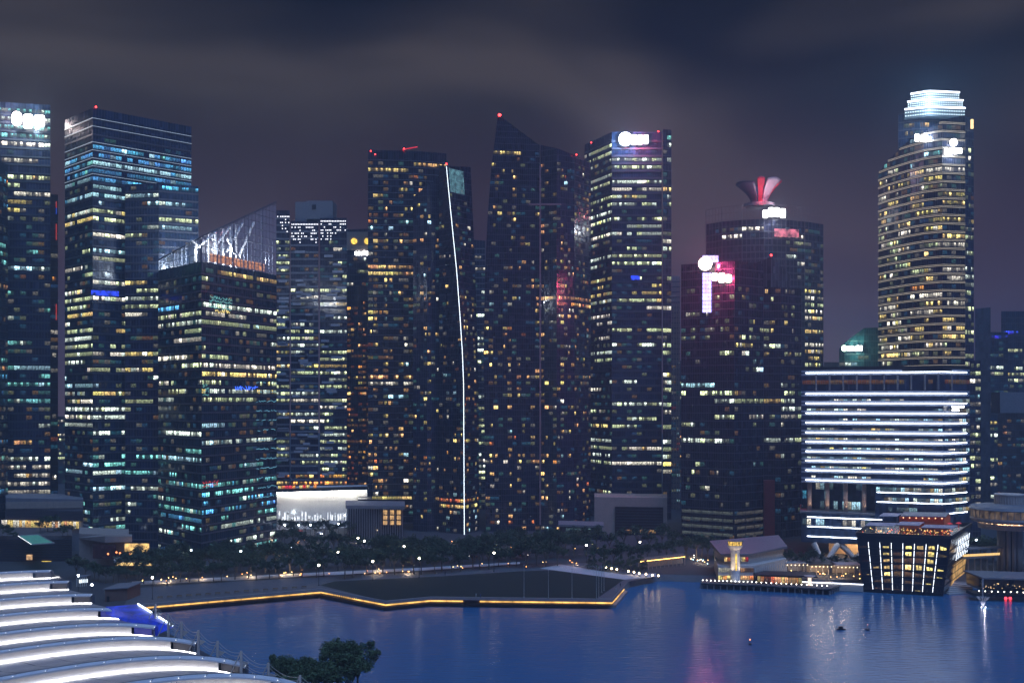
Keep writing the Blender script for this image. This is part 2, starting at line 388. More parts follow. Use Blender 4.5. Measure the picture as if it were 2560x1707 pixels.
def sign_box(root, px0, px1, py0, py1, D, m, name='sign', out=1.0, round_=0.0, t=(1, 0), back=M_DARK, glow=0.0, gcol=(0.8, 0.9, 1.0)):
    """illuminated sign: a disc, or a row of raised blocks blurred by their own glare, on a rear rail"""
    a, b = W(px0, py1, D - out), W(px1, py0, D - out); w = (b.x - a.x) / 2; h = (b.z - a.z) / 2; c = Vector(((a.x + b.x) / 2, D - out, (a.z + b.z) / 2))
    tx = Vector((t[0], t[1], 0)).normalized(); ny = Vector((tx.y, -tx.x, 0)); q = MB(); sr = random.Random(int(px0 * 7 + py0))
    def plate(cx0, cz0, w, h, r):
        ring = []
        for cx_, cz_, a0 in ((w - r, h - r, 0), (-w + r, h - r, 90), (-w + r, -h + r, 180), (w - r, -h + r, 270)):
            for k in range(7 if r > 0.01 else 1):
                an = R(a0 + 15 * k); ring.append((cx0 + cx_ + r * math.cos(an), cz0 + cz_ + r * math.sin(an)))
        f = [c + tx * x + Vector((0, 0, z)) + ny * 0.35 for x, z in ring]; g = [c + tx * x + Vector((0, 0, z)) - ny * 0.35 for x, z in ring]; k = len(ring)
        q.add(f + g, [tuple(range(k)), tuple(range(k, 2 * k))[::-1]] + [(i, (i + 1) % k, k + (i + 1) % k, k + i) for i in range(k)])
    if round_ >= 0.9: plate(0, 0, w, h, min(w, h) * 0.98)
    else:
        n = max(2, int(w / h * 1.9)); x = -w; cw = 2 * w / n
        for k in range(n):
            hh = h * sr.uniform(0.72, 1.0); plate(x + cw / 2, (h - hh) * sr.choice((-1, -1, 0.4)), cw * sr.uniform(0.40, 0.47), hh, cw * 0.2); x += cw
    q.obox(c - ny * (out * 0.5 + 0.3), tx * w * 0.9, ny * (out * 0.5), Vector((0, 0, h * 0.25)), 1)
    o = q.build(name, [m, back], root)
    if glow:
        ld = bpy.data.lights.new('sign_halo_lamp', 'POINT'); ld.energy = glow * 2.6; ld.color = gcol; ld.shadow_soft_size = 1.2  # lamp added ahead of the sign to spread a halo around it
        lo = bpy.data.objects.new('sign_halo_lamp', ld); col.objects.link(lo); lo.location = c + ny * 3.0; hang(lo, root)
    return o
# ================================================================== the ground, the bay
def water_mat():
    m, t, b = nmat('bay_water')
    b.inputs['Base Color'].default_value = (0.036, 0.165, 0.34, 1); b.inputs['Roughness'].default_value = 0.24; b.inputs['IOR'].default_value = 1.33
    g = t.nodes.new('ShaderNodeNewGeometry'); mp = t.nodes.new('ShaderNodeMapping'); mp.inputs['Scale'].default_value = (0.16, 0.75, 1)
    n = t.nodes.new('ShaderNodeTexNoise'); n.inputs['Scale'].default_value = 1.0; n.inputs['Detail'].default_value = 5
    bp = t.nodes.new('ShaderNodeBump'); bp.inputs['Strength'].default_value = 0.5; bp.inputs['Distance'].default_value = 0.5
    t.links.new(g.outputs['Position'], mp.inputs['Vector']); t.links.new(mp.outputs[0], n.inputs['Vector']); t.links.new(n.outputs['Fac'], bp.inputs['Height']); t.links.new(bp.outputs[0], b.inputs['Normal'])
    n2 = t.nodes.new('ShaderNodeTexNoise'); n2.inputs['Scale'].default_value = 0.012; n2.inputs['Detail'].default_value = 3
    r = t.nodes.new('ShaderNodeMapRange'); r.inputs['From Min'].default_value = 0.3; r.inputs['From Max'].default_value = 0.7; r.inputs['To Min'].default_value = 0.10; r.inputs['To Max'].default_value = 0.22
    t.links.new(g.outputs['Position'], n2.inputs['Vector']); t.links.new(n2.outputs['Fac'], r.inputs['Value']); t.links.new(r.outputs[0], b.inputs['Roughness'])
    return m
q = MB().quad((-2400, -300, 0), (2400, -300, 0), (2400, 2600, 0), (-2400, 2600, 0)); q.build('water', water_mat(), kind='structure')
def gp(px, py, z=0.0):
    p = G(px, py, z); return (p.x, p.y)
QUAY = [(345, 1529), (802, 1491), (962, 1526), (1077, 1513), (1531, 1519), (1574, 1467), (1648, 1452), (1790, 1456), (1800, 1463), (1960, 1466), (2150, 1466), (2420, 1470), (2560, 1474), (2700, 1478)]
LEDGE = [(300, 1522), (802, 1478), (964, 1509.5), (1076, 1499), (1531, 1504.5), (1561, 1470)]
def inset(pts, d):
    o = []
    for i, p in enumerate(pts):
        ns = []
        for a, b in ((i - 1, i), (i, i + 1)):
            if a >= 0 and b < len(pts):
                t = (Vector(pts[b]) - Vector(pts[a])).normalized(); ns.append(Vector((t.y, -t.x)))
        n_ = sum(ns, Vector((0, 0))).normalized(); o.append(Vector(p) + n_ * (d / max(0.5, n_.dot(ns[0]))))
    return o
shore = [tuple(p) for p in inset([gp(px, py, 1.9) for px, py in LEDGE], -0.4)] + [gp(*p) for p in QUAY[5:]]
NEARQ = [(-30, 150), (-5, 205), (-18, 246), (-30, 290), (-64, 294), (-84, 320), (-118, 368), (-134, 392)]          # quay under the arcade
land = [(-900, 150)] + NEARQ + shore + [(2300, 470), (2300, 2550), (-2300, 2550), (-2300, 300)]
M_PAVE = pmat('granite_paving', (0.12, 0.12, 0.13), 0.75, 0, 0.25, 0.35)
M_GROUND = pmat('town_ground', (0.055, 0.056, 0.06), 0.9, 0, 0.35, 0.08)
M_LAWN = pmat('lawn_grass', (0.010, 0.020, 0.014), 0.95, 0, 0.35, 0.25, bump=0.3)
M_ROAD = pmat('asphalt_road', (0.05, 0.05, 0.052), 0.85, 0, 0.25, 0.5)
M_PATHL = pmat('pale_footpath', (0.55, 0.54, 0.53), 0.8, 0, 0.15, 0.4)
q = MB(); q.poly([(x, y, GZ) for x, y in land])
edge = NEARQ + shore
for a, b in zip(edge, edge[1:]): q.quad((a[0], a[1], -3), (b[0], b[1], -3), (b[0], b[1], GZ), (a[0], a[1], GZ), 1)
ground = q.build('ground', [M_GROUND, M_CONC], kind='structure')

# ================================================================== skyline
G1 = glassmat('navy_curtain_wall', (0.018, 0.034, 0.075))
G2 = glassmat('violet_curtain_wall', (0.026, 0.028, 0.055))
G3 = glassmat('black_curtain_wall', (0.012, 0.016, 0.032))
G4 = glassmat('teal_curtain_wall', (0.014, 0.042, 0.072))
G5 = glassmat('brown_stone_wall', (0.040, 0.030, 0.030), rough=(0.4, 0.7))
OFF = (('white', 3), ('green', 4), ('pale', 3), ('cool', 2), ('yellow', 1))
OFFG = (('green', 5), ('white', 2), ('pale', 3), ('yellow', 1))
OFFT = (('teal', 4), ('pale', 3), ('cool', 2))
COOL = (('blue', 4), ('cool', 3), ('teal', 1))
RES = (('warm', 5), ('yellow', 4), ('white', 2), ('cool', 1), ('orange', 1))
RESW = (('warm', 6), ('orange', 3), ('yellow', 2))

# --- tower at the edge of the view, teal floors and white sign on top
r1 = thing('office_tower', (*XY(40, 615), GZ), 'office tower with teal-lit top floors and glowing white and red roof sign beside navy tower', 'building')
tower(r1, [(-90, 0, 598), (126, 0, 609)], [(250, 345, 0.95, (('teal', 4), ('pale', 3)), 'o'), (345, 372, 0.9, (('white', 1), ('pale', 1)), 'o'), (372, 560, 0.36, OFF, 'o'), (560, 720, 0.26, OFFT, 'o'), (720, 1080, 0.38, OFFT, 'o'), (1080, 1250, 0.85, (('white', 3), ('warm', 2), ('pale', 2)), 'o')],
      floor_h=4.55, bay=3.1, glass=G1, ztops=[242, 242], seed=11, band=(0.9, 0.25), band_mat=pmat('blue_grey_band', (0.035, 0.06, 0.09), 0.5), cap=260)
lamp = emat('red_white_sign_light', (1.0, 0.86, 0.86), 9)
sign_box(r1, 30, 54, 279, 315, 603, lamp, 'sign', 1.2, 1.0, glow=9000, gcol=(1, 0.7, 0.7)); sign_box(r1, 56, 113, 285, 324, 604, M_SIGNW, 'sign', 1.2, 0.45, glow=14000, gcol=(0.9, 1.0, 0.95))
r = thing('office_tower', (*XY(-30, 575), GZ), 'narrow dark tower with sparse amber windows standing before the teal-topped tower', 'building')
tower(r, [(-90, 360, 560), (-30, 384, 562), (19, 384, 586)], [(380, 1290, 0.22, (('teal', 3), ('blue', 3), ('warm', 2), ('orange', 1)), 'o')], floor_h=4.3, bay=2.6, glass=G4, ztops=[204, 204, 204], seed=12, cap=150)
r = thing('service_tower', (*XY(135, 620), GZ), 'slim brown stair shaft with red marker lights beside teal-topped tower', 'building')
tower(r, [(126, 486, 620), (145, 487, 622)], [(600, 1240, 0.25, (('white', 2), ('orange', 2)), 'r')], floor_h=4.3, bay=2.0, glass=G5, seed=13, cap=60, mull=0)
for a, b, c in ((504, 520, 'red'), (520, 536, 'deep'), (560, 600, 'red'), (760, 800, 'red')):
    p0, p1 = W(140, b, 619.5), W(142, a, 619.5); MB().box(p0.x, 619.2, p0.z, p1.x, 619.6, p1.z).build('marker_light', emat('marker_' + c, WCOL[c], 0.45), r)
# --- navy tower with chamfered corner
r2 = thing('office_tower', (*XY(320, 590), GZ), 'tall navy office tower with pale floor lines and bright blue-white upper floors', 'building')
zt = ZP(270, 560)
zn2 = [(366, 386, 0.0, OFF, 'o'), (388, 475, 0.97, COOL, 'o'), (476, 486, 0, OFF, 'o'), (486, 502, 1.0, COOL, 'o'), (502, 520, 0.35, (('pale', 1), ('cool', 1)), 'o'), (520, 545, 0.15, OFF, 'o'), (545, 562, 1.0, (('green', 1), ('yellow', 1), ('white', 1)), 'o'), (562, 590, 0.5, OFF, 'o'), (590, 660, 0.16, OFF, 'o'), (660, 690, 0.5, OFFG, 'o'), (690, 740, 0.3, OFFG, 'o'), (740, 930, 0.62, OFFG, 'o'), (930, 1010, 0.35, OFF, 'o'), (1010, 1085, 0.55, OFFG, 'o'), (1085, 1330, 0.28, OFFT, 'o')]
tower(r2, [(163, 0, 584), (232, 0, 560), (478, 0, 599)], zn2, floor_h=4.05, bay=3.0, glass=G1, ztops=[zt] * 3, seed=21, cap=200, band=(0.8, 0.3), band_mat=M_BAND, led=[(0.62, 0.10, M_ALU, 0, 1400, 1.0), (0.5, 0.20, M_LEDB, 300, 470, 0.9)])
zw = ZP(461, 566)
tower(r2, [(313, 0, 566), (397, 0, 563), (496, 0, 572)], [(461, 475, 0, OFF, 'o'), (475, 520, 0.6, (('cool', 3), ('pale', 2), ('blue', 1)), 'o'), (520, 590, 0.4, OFF, 'o'), (590, 680, 0.25, OFFG, 'o'), (680, 930, 0.62, OFFG, 'o'), (930, 1085, 0.45, OFFG, 'o'), (1085, 1320, 0.3, OFFT, 'o')],
      floor_h=4.05, bay=3.0, glass=G1, ztops=[zw] * 3, seed=22, cap=100, band=(0.8, 0.3), depth=30, led=[(0.62, 0.10, M_ALU, 0, 1400, 1.0)], wall_name='wing_facade')
lamp_ball(r2, W(240, 268, 560), 0.45, M_REDL)
p0, p1 = W(228, 738, 558.6), W(300, 729, 566); MB().add([(p0.x, p0.y, p0.z), (p1.x, p1.y - 1.5, p0.z), (p1.x, p1.y - 1.5, p1.z), (p0.x, p0.y, p1.z)], [(0, 1, 2, 3)]).build('blue_light_panel', emat('deep_blue_panel_light', (0.02, 0.06, 1.0), 1.0, var=0.95, scale=0.45), r2)
# --- glass tower with raked crown
r3 = thing('office_tower', (*XY(520, 548), GZ), 'glass office tower with white-lit raked glass crown rising over a cafe floor', 'building')
D3 = (556, 520, 577); P3 = (396, 504, 691); zb = 144.4
tower(r3, [(P3[0], 0, D3[0]), (P3[1], 0, D3[1]), (P3[2], 0, D3[2])],
      [(690, 715, 0.35, (('yellow', 2), ('white', 1)), 'o'), (715, 745, 0.3, OFFG, 'o'), (745, 775, 0.2, (('blue', 2), ('green', 1)), 'o'), (775, 870, 0.62, OFFG, 'o'), (870, 960, 0.42, OFFG, 'o'), (960, 1020, 0.55, OFFG, 'o'), (1020, 1060, 0.15, OFF, 'o'), (1060, 1110, 0.55, (('pale', 2), ('cool', 2), ('white', 1)), 'o'), (1110, 1190, 0.3, OFFT, 'o'), (1190, 1310, 0.6, (('teal', 3), ('blue', 3), ('pale', 3)), 'o'), (1310, 1400, 0.3, OFFT, 'o')],
      floor_h=4.1, bay=2.9, glass=G4, ztops=[zb] * 3, seed=31, cap=300, band=(0.7, 0.3), depth=42, led=[(0.15, 0.10, M_ALU, 0, 1500, 1.0), (0.55, 0.10, M_ALU, 0, 1500, 1.0)])
ct = [ZP(650, D3[0]), ZP(592, D3[1]), ZP(505, D3[2])]; f3 = [XY(P3[i], D3[i]) for i in range(3)]
def crown_pt(i, u, z, ins=0.0):
    p = f3[i].lerp(f3[i + 1], u); t = (f3[i + 1] - f3[i]).normalized(); return Vector((p.x - t.y * ins, p.y + t.x * ins, z))
def crown_top(i, u): return ct[i] + (ct[i + 1] - ct[i]) * u
m, t, b = nmat('crown_glass'); b.inputs['Base Color'].default_value = (0.55, 0.60, 0.70, 1); b.inputs['Roughness'].default_value = 0.1
tr = t.nodes.new('ShaderNodeBsdfTransparent'); mx = t.nodes.new('ShaderNodeMixShader'); mx.inputs[0].default_value = 0.40
t.links.new(tr.outputs[0], mx.inputs[1]); t.links.new(b.outputs[0], mx.inputs[2]); t.links.new(mx.outputs[0], t.nodes['Material Output'].inputs['Surface']); CG = m
fr = MB(); nb_ = (11, 20)
for i in range(2):
    for c in range(nb_[i]):
        u0, u1 = c / nb_[i], (c + 1) / nb_[i]; z = zb + 0.3
        while True:
            za, zb_ = crown_top(i, u0), crown_top(i, u1); t0, t1 = min(z + 3.4, za), min(z + 3.4, zb_)
            if t0 <= z + 0.2 and t1 <= z + 0.2: break
            q = MB(); q.quad(crown_pt(i, u0 + 0.003, z + 0.08), crown_pt(i, u1 - 0.003, z + 0.08), crown_pt(i, u1 - 0.003, max(z + 0.1, t1 - 0.08)), crown_pt(i, u0 + 0.003, max(z + 0.1, t0 - 0.08))); q.build('pane', CG, r3)
            z += 3.6
        t = (f3[i + 1] - f3[i]).normalized() * 0.09
        fr.tube(crown_pt(i, u0, zb, 0.25), crown_pt(i, u0, crown_top(i, u0), 0.25), 0.20 if c % 4 else 0.42, n=4)
    z = zb
    while z < max(ct):
        a, b_ = ct[i], ct[i + 1]; u0 = 0 if a > z else (z - a) / (b_ - a); u1 = 1.0
        if u0 < 1: fr.tube(crown_pt(i, u0, z, 0.25), crown_pt(i, u1, z, 0.25), 0.19, n=4)
        z += 3.6
    fr.tube(crown_pt(i, 0, ct[i], 0.1), crown_pt(i, 1, ct[i + 1], 0.1), 0.4, n=5)
tag(fr.build('crown_frame', pmat('grey_crown_steel', (0.10, 0.11, 0.14), 0.5, 0.3, 0.1), r3), kind='stuff')
br = MB()
for k, (u0, u1, h0, h1) in enumerate(((0.1, 0.32, 0.0, 1.0), (0.28, 0.5, 0.0, 1.0), (0.46, 0.68, 0.05, 1.0), (0.64, 0.84, 0.0, 0.95), (0.12, 0.02, 0, 1.0), (0.36, 0.28, 0.0, 0.8), (0.56, 0.47, 0, 0.7))):
    br = MB(); br.tube(crown_pt(1, u0, zb + 8 + h0 * 4, 7), crown_pt(1, u1, zb + 4 + (crown_top(1, u1) - zb - 4) * h1 * 0.80, 7), 0.55, n=6); br.build('brace', M_WHITE, r3)
    br = MB(); br.tube(crown_pt(1, u0, zb + 1, 9), crown_pt(1, u0, zb + (crown_top(1, u0) - zb) * 0.82, 9), 0.45, n=6); br.build('column', M_WHITE, r3)
for u, P in ((0.15, 2600), (0.5, 4200), (0.85, 4200)):
    ld = bpy.data.lights.new('crown_floodlight', 'POINT'); ld.energy = P * 6; ld.color = (0.82, 0.9, 1.0); ld.shadow_soft_size = 0.8
    lo = bpy.data.objects.new('crown_floodlight', ld); col.objects.link(lo); lo.location = crown_pt(1, u, zb + 7, 5); hang(lo, r3)
for u, P in ((0.2, 900), (0.7, 1500)):
    ld = bpy.data.lights.new('crown_floodlight', 'POINT'); ld.energy = P * 14; ld.color = (0.7, 0.85, 1.0); ld.shadow_soft_size = 0.8
    lo = bpy.data.objects.new('crown_floodlight', ld); col.objects.link(lo); lo.location = crown_pt(0, u, zb + 4, 4); hang(lo, r3)
for k in range(5):                                                 # cafe floor at the crown's foot
    q = MB(); u0, u1 = 0.12 + k * 0.15, 0.12 + k * 0.15 + 0.135
    q.quad(crown_pt(1, u0, zb + 1.0, 1.2), crown_pt(1, u1, zb + 1.0, 1.2), crown_pt(1, u1, zb + 5.0, 1.2), crown_pt(1, u0, zb + 5.0, 1.2))
    q.build('cafe_window', emat('cafe_amber_light', (1.0, 0.36, 0.07), 0.9, var=0.95, scale=0.7), r3)
# wavy reflections in its glass, drawn as glowing strokes
sg = [(520, 575, 742, 775, 'teal', 0.5), (533, 570, 772, 785, 'yellow', 1.0), (580, 640, 962, 976, 'deep', 1.8), (635, 650, 810, 822, 'cool', 2.0), (505, 520, 958, 990, 'teal', 0.6), (505, 543, 1200, 1216, 'red', 0.45)]
for a, b_, c, d, k, s in sg:
    u0, u1 = (a - 504) / 187, (b_ - 504) / 187; Dm = D3[1] + (D3[2] - D3[1]) * (u0 + u1) / 2
    q = MB(); sr = random.Random(a); nrow = max(1, int((d - c) / 8))
    for rr in range(nrow):                                        # scribbled strokes of reflected light
        prev_ = None
        for s in range(int((b_ - a) / 1.6)):
            u = u0 + (u1 - u0) * s / max(1, int((b_ - a) / 1.6)); y = c + (d - c) * (rr + 0.5) / nrow + sr.uniform(-0.45, 0.45) * (d - c) / nrow
            pt = crown_pt(1, u, ZP(y, Dm), -0.5)
            if prev_ and sr.random() < 0.8: q.tube(prev_, pt, 0.13, n=4, cap=False)
            prev_ = pt
    q.build('reflection_stroke', emat('reflection_glow_%s' % k, WCOL[k], s and {'teal': 0.9, 'yellow': 1.6, 'deep': 3.0, 'cool': 2.5, 'red': 0.9}[k]), r3)
for k in range(13):                                               # wavy reflections drawn as glowing lines at the outer edge
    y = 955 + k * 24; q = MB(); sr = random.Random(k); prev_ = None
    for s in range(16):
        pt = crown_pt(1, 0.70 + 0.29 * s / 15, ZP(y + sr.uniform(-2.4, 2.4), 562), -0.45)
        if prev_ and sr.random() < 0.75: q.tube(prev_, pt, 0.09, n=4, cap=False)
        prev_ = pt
    q.build('reflection_line', emat('cyan_reflection_line', (0.25, 0.75, 1.0), 0.9), r3)
# --- staggered office block with dotted lights
r4 = thing('office_block', (*XY(780, 695), GZ), 'grey office block of staggered pale panels with rows of dot lights below its roof', 'building')
for k, (x0, x1, yt, D) in enumerate(((691, 724, 526, 690), (727, 796, 553, 688), (800, 867, 545, 690))):
    tower(r4, [(x0, yt, D), (x1, yt, D)], [(600, 640, 0.35, OFFG, 'o'), (640, 700, 0.3, OFFG, 'o'), (700, 860, 0.38, OFFG, 'o'), (860, 1190, 0.6, OFFG, 'o'), (1190, 1235, 0.5, (('orange', 2), ('yellow', 1)), 'o')], floor_h=4.3, bay=2.6, glass=G2, seed=41 + k, cap=100, band=(1.1, 0.3), band_mat=M_GREY if k < 2 else M_BAND, depth=30, back_off=0.99)
    rg = random.Random(70 + k)
    for j in range(26):
        px = rg.uniform(x0 + 2, x1 - 26); py = rg.uniform(yt + 60, 1190); w = rg.uniform(16, 30); a, b_ = W(px, py + 6, D - 1.2), W(min(px + w, x1 - 1), py, D - 1.2)
        MB().box(a.x, D - 1.6, a.z, b_.x, D - 0.6, b_.z).build('balcony_panel', pmat('pale_grey_panel', (0.42, 0.40, 0.42), 0.7), r4)
    q = 0
    for row in range(7):
        for c in range(int((x1 - x0) / 4)):
            if (row < 2 and k > 0 and row == 0) or rg.random() < (0.5 if row in (1, 3) else 0.28):
                p = W(x0 + 3 + c * 4, yt + 8 + row * 7.5, D - 0.4); MB().box(p.x - 0.28, p.y - 0.2, p.z - 0.28, p.x + 0.28, p.y + 0.1, p.z + 0.28).build('dot_light', emat('dot_light_white', (0.9, 0.92, 1.0), 2.6), r4)
for x0, x1, y0, y1 in ((738, 766, 505, 556), (766, 832, 502, 548)):
    a, b_ = W(x0, y1, 700), W(x1, y0, 700); MB().box(a.x, 700, a.z, b_.x, 716, b_.z).build('plant_room', M_GREY, r4)
a, b_ = W(780, 523, 699.8), W(790, 512, 699.8); MB().box(a.x, 699.6, a.z, b_.x, 700.2, b_.z).build('louvre', M_DARK, r4)
# --- beige block with white sign
r5 = thing('office_block', (*XY(895, 740), GZ), 'beige-topped office block with white bar sign and round yellow roof lights', 'building')
tower(r5, [(862, 574, 738), (926, 572, 738)], [(650, 1000, 0.5, OFFG, 'o')], floor_h=4.2, bay=2.8, glass=G2, seed=51, cap=110)
a, b_ = W(864, 625, 737), W(926, 580, 737); MB().box(a.x, 736.4, a.z, b_.x, 737.6, b_.z).build('parapet', M_BEIGE, r5)
for x in (885, 918):
    q = MB(); p = W(x, 603, 735.8); q.lathe((p.x, p.y), [(0, p.z)], 3) if False else q.tube(p, p + Vector((0, 0.5, 0)), 2.0, n=14); q.build('roof_light', emat('round_yellow_light', (1.0, 0.68, 0.10), 1.6, var=0.5), r5)
sign_box(r5, 887, 921, 626, 638, 737, M_SIGNW, 'sign', 1.0, 0.3)
r = thing('apartment_tower', (*XY(895, 705), GZ), 'dark brown apartment tower with orange windows in front of beige-topped block', 'building')
tower(r, [(868, 722, 706), (895, 712, 702), (926, 722, 706)], [(760, 1250, 0.30, RESW, 'r')], floor_h=3.4, bay=2.6, glass=G5, seed=52, cap=160, dimpal=(('orange', 1),), dim=0.25)
# --- black tower with warm columns
r6 = thing('apartment_tower', (*XY(1010, 690), GZ), 'square black tower with columns of yellow rooms and red lamps at the roof', 'building')
tower(r6, [(920, 375, 680), (1034, 0, 683), (1116, 0, 690)], [(384, 395, 0.1, OFF, 'o'), (408, 445, 0.45, (('warm', 1), ('yellow', 1)), 'o'), (445, 600, 0.28, RES, 'r'), (600, 670, 0.35, RES, 'r'), (670, 695, 0.95, (('warm', 2), ('yellow', 1)), 'o'), (695, 940, 0.30, RES, 'r'), (940, 965, 0.9, (('warm', 2), ('white', 1)), 'o'), (965, 1290, 0.30, RES, 'r')],
      floor_h=4.0, bay=2.9, glass=G3, ztops=[ZP(375, 680)] * 3, seed=61, cap=300, band=(0.45, 0.35), dim=0.28, led=[(0.05, 0.12, M_ALU, 0, 1400, 1.0)])
for x, y in ((927, 378), (938, 386), (1010, 372)): lamp_ball(r6, W(x, y, 678.5), 0.4, M_REDL)
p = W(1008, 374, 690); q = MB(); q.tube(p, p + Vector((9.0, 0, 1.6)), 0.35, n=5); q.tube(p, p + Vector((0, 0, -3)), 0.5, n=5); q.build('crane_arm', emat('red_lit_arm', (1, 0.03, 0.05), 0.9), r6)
# --- twin-leaf tower with a line of light
r7 = thing('apartment_tower', (*XY(1110, 655), GZ), 'dark curved apartment tower with thin white light line down its edge', 'building')
tower(r7, [(1033, 492, 640), (1068, 465, 636), (1108, 436, 640)], [(505, 1345, 0.13, RES, 'r'), ], floor_h=3.4, bay=2.3, glass=G2, seed=71, cap=130, band=(0.3, 0.15), depth=26, mull=1.15, dim=0.16, wall_name='leaf_facade')
EDGE = [(415, 1116), (480, 1122), (560, 1130), (680, 1142), (790, 1150), (880, 1156), (960, 1159), (1360, 1161)]
RGT = [(418, 1176), (590, 1184), (780, 1191), (1000, 1196), (1360, 1198)]
pf, tp = tower(r7, [(1098, 413, 634), (1116, 415, 624), (1176, 418, 640)], [(480, 560, 0.05, RES, 'r'), (560, 850, 0.13, RES, 'r'), (850, 1240, 0.16, RES, 'r'), (1240, 1275, 0.9, (('yellow', 2), ('orange', 1)), 'o', (0, 1)), (1275, 1350, 0.3, (('white', 1), ('cool', 1), ('warm', 1)), 'r')],
               floor_h=3.4, bay=2.5, glass=G3, pxt={1: EDGE, 2: RGT}, seed=72, cap=170, band=(0.3, 0.15), depth=26, mull=1.25, dim=0.16)
q = MB(); prev = None; c_ = 0
for k in range(33):
    z = GZ + (tp[1] - GZ) * k / 32; p = pf(z)[1]; p = Vector((p.x, p.y - 0.4, z))
    if prev: q.tube(prev, p, 0.17, n=5, cap=False)
    prev = p
q.build('edge_light', emat('edge_light_white', (0.75, 0.88, 1.0), 3.2), r7); lamp_ball(r7, (prev.x, prev.y, prev.z + 1), 0.5, M_REDL)
for k in range(13):                                              # shimmering panel of lit fins below its roof
    for j in range(4):
        u = 0.08 + k * 0.047; za, zb_ = tp[1] - 1 - j * 3.4 - 3.2, tp[1] - 1 - j * 3.4; a = pf(za); p = a[1].lerp(a[2], u); p2 = a[1].lerp(a[2], u + 0.03)
        MB().quad((p.x, p.y - 0.2, za), (p2.x, p2.y - 0.2, za), (p2.x, p2.y - 0.2, zb_), (p.x, p.y - 0.2, zb_)).build('lit_fin', emat('teal_fin_light', (0.25, 0.62, 0.72), 0.42, var=0.85, scale=0.5), r7)
# --- pointed tower
r8 = thing('apartment_tower', (*XY(1340, 655), GZ), 'tallest apartment tower with raked pointed glass top and red tip lamp', 'building')
LFT = [(288, 1245), (420, 1228), (560, 1218), (700, 1212), (900, 1209), (1340, 1215)]
zr8 = [(385, 398, 0.5, (('warm', 1), ('yellow', 1)), 'o'), (398, 560, 0.16, RES, 'r'), (560, 1350, 0.15, RES, 'r')]
pf8, tp8 = tower(r8, [(1245, 286, 636), (1349, 364, 640)], zr8, floor_h=3.5, bay=2.6, glass=G3, pxt={0: LFT}, seed=81, cap=150, band=(0.3, 0.15), mull=1.3, depth=26, dim=0.16)
tower(r8, [(1352, 363, 640), (1392, 371, 634), (1436, 388, 640), (1476, 408, 656)], [(415, 560, 0.10, RES, 'r'), (560, 740, 0.20, RES, 'r'), (740, 775, 0.85, (('warm', 2), ('orange', 1)), 'o'), (775, 1345, 0.20, RES, 'r')], floor_h=3.5, bay=2.3, glass=G2, seed=82, cap=150, band=(0.3, 0.15), mull=1.15, depth=26, dim=0.16, wall_name='leaf_facade')
lamp_ball(r8, W(1249, 288, 635), 0.85, M_REDL); lamp_ball(r8, W(1441, 387, 638), 0.4, M_REDL)
for k in range(40):
    z = GZ + 4 + k * 5.2
    if z < ZP(420, 640): p = XY(1350.5, 639.2); MB().box(p.x - 0.55, p.y - 0.8, z, p.x + 0.55, p.y, z + 4.9).build('spine_panel', pmat('rose_stone', (0.24, 0.17, 0.17), 0.7), r8)
a, b_ = W(1322, 517, 638.6), W(1402, 513, 638.6); MB().box(a.x, 633.0, a.z, b_.x, 634.0, b_.z).build('refuge_ledge', pmat('rose_stone', (0.24, 0.17, 0.17)), r8)
# --- office tower with red and white sign
r9 = thing('office_tower', (*XY(1570, 715), GZ), 'office tower with rows of greenish windows and glaring white-red roof sign', 'building')
z9 = [(372, 398, 0.25, OFF, 'o'), (398, 560, 0.62, OFFG, 'o'), (560, 600, 0.75, OFFG, 'o'), (600, 640, 0.1, OFF, 'o'), (640, 668, 0.85, (('pale', 2), ('green', 2)), 'o'), (668, 700, 0.35, OFFG, 'o'), (700, 760, 0.55, (('yellow', 2), ('green', 2)), 'o'), (760, 790, 0.8, OFFG, 'o'), (790, 960, 0.4, OFFG, 'o'), (960, 1150, 0.48, OFFG, 'o'), (1150, 1170, 0.85, OFFG, 'o'), (1170, 1245, 0.05, OFF, 'o')]
z9t = ZP(330, 700)
tower(r9, [(1462, 0, 735), (1530, 0, 700), (1654, 0, 700)], z9, floor_h=4.7, bay=2.9, glass=G1, ztops=[z9t] * 3, seed=91, cap=280, band=(1.3, 0.3))
tower(r9, [(1657, 0, 697), (1678, 0, 699)], [(330, 372, 1.0, (('pale', 1), ('teal', 1)), 'o'), (372, 1245, 0.5, OFFG, 'o')], floor_h=4.7, bay=2.6, glass=G2, ztops=[z9t + 1] * 2, seed=92, cap=20, band=(0.5, 0.3), wall_name='shaft_facade', depth=20)
sign_box(r9, 1547, 1580, 331, 365, 700, emat('blue_white_sign_light', (0.88, 0.94, 1.0), 10), 'sign', 1.4, 1.0, glow=26000, gcol=(0.45, 0.65, 1.0)); sign_box(r9, 1578, 1622, 337, 362, 700, emat('rose_white_sign_light', (1.0, 0.90, 0.90), 8), 'sign', 1.4, 0.35, glow=18000, gcol=(1.0, 0.12, 0.22))
for x, y in ((1478, 357), (1646, 329)): lamp_ball(r9, W(x, y, 698), 0.4, M_REDL)
p0, p1 = W(1577, 700, 699.2), W(1600, 689, 699.2); MB().quad((p0.x, 699.2, p0.z), (p1.x, 699.2, p0.z), (p1.x, 699.2, p1.z), (p0.x, 699.2, p1.z)).build('blue_light_panel', emat('deep_blue_panel_light', (0.02, 0.06, 1.0), 1.6), r9)
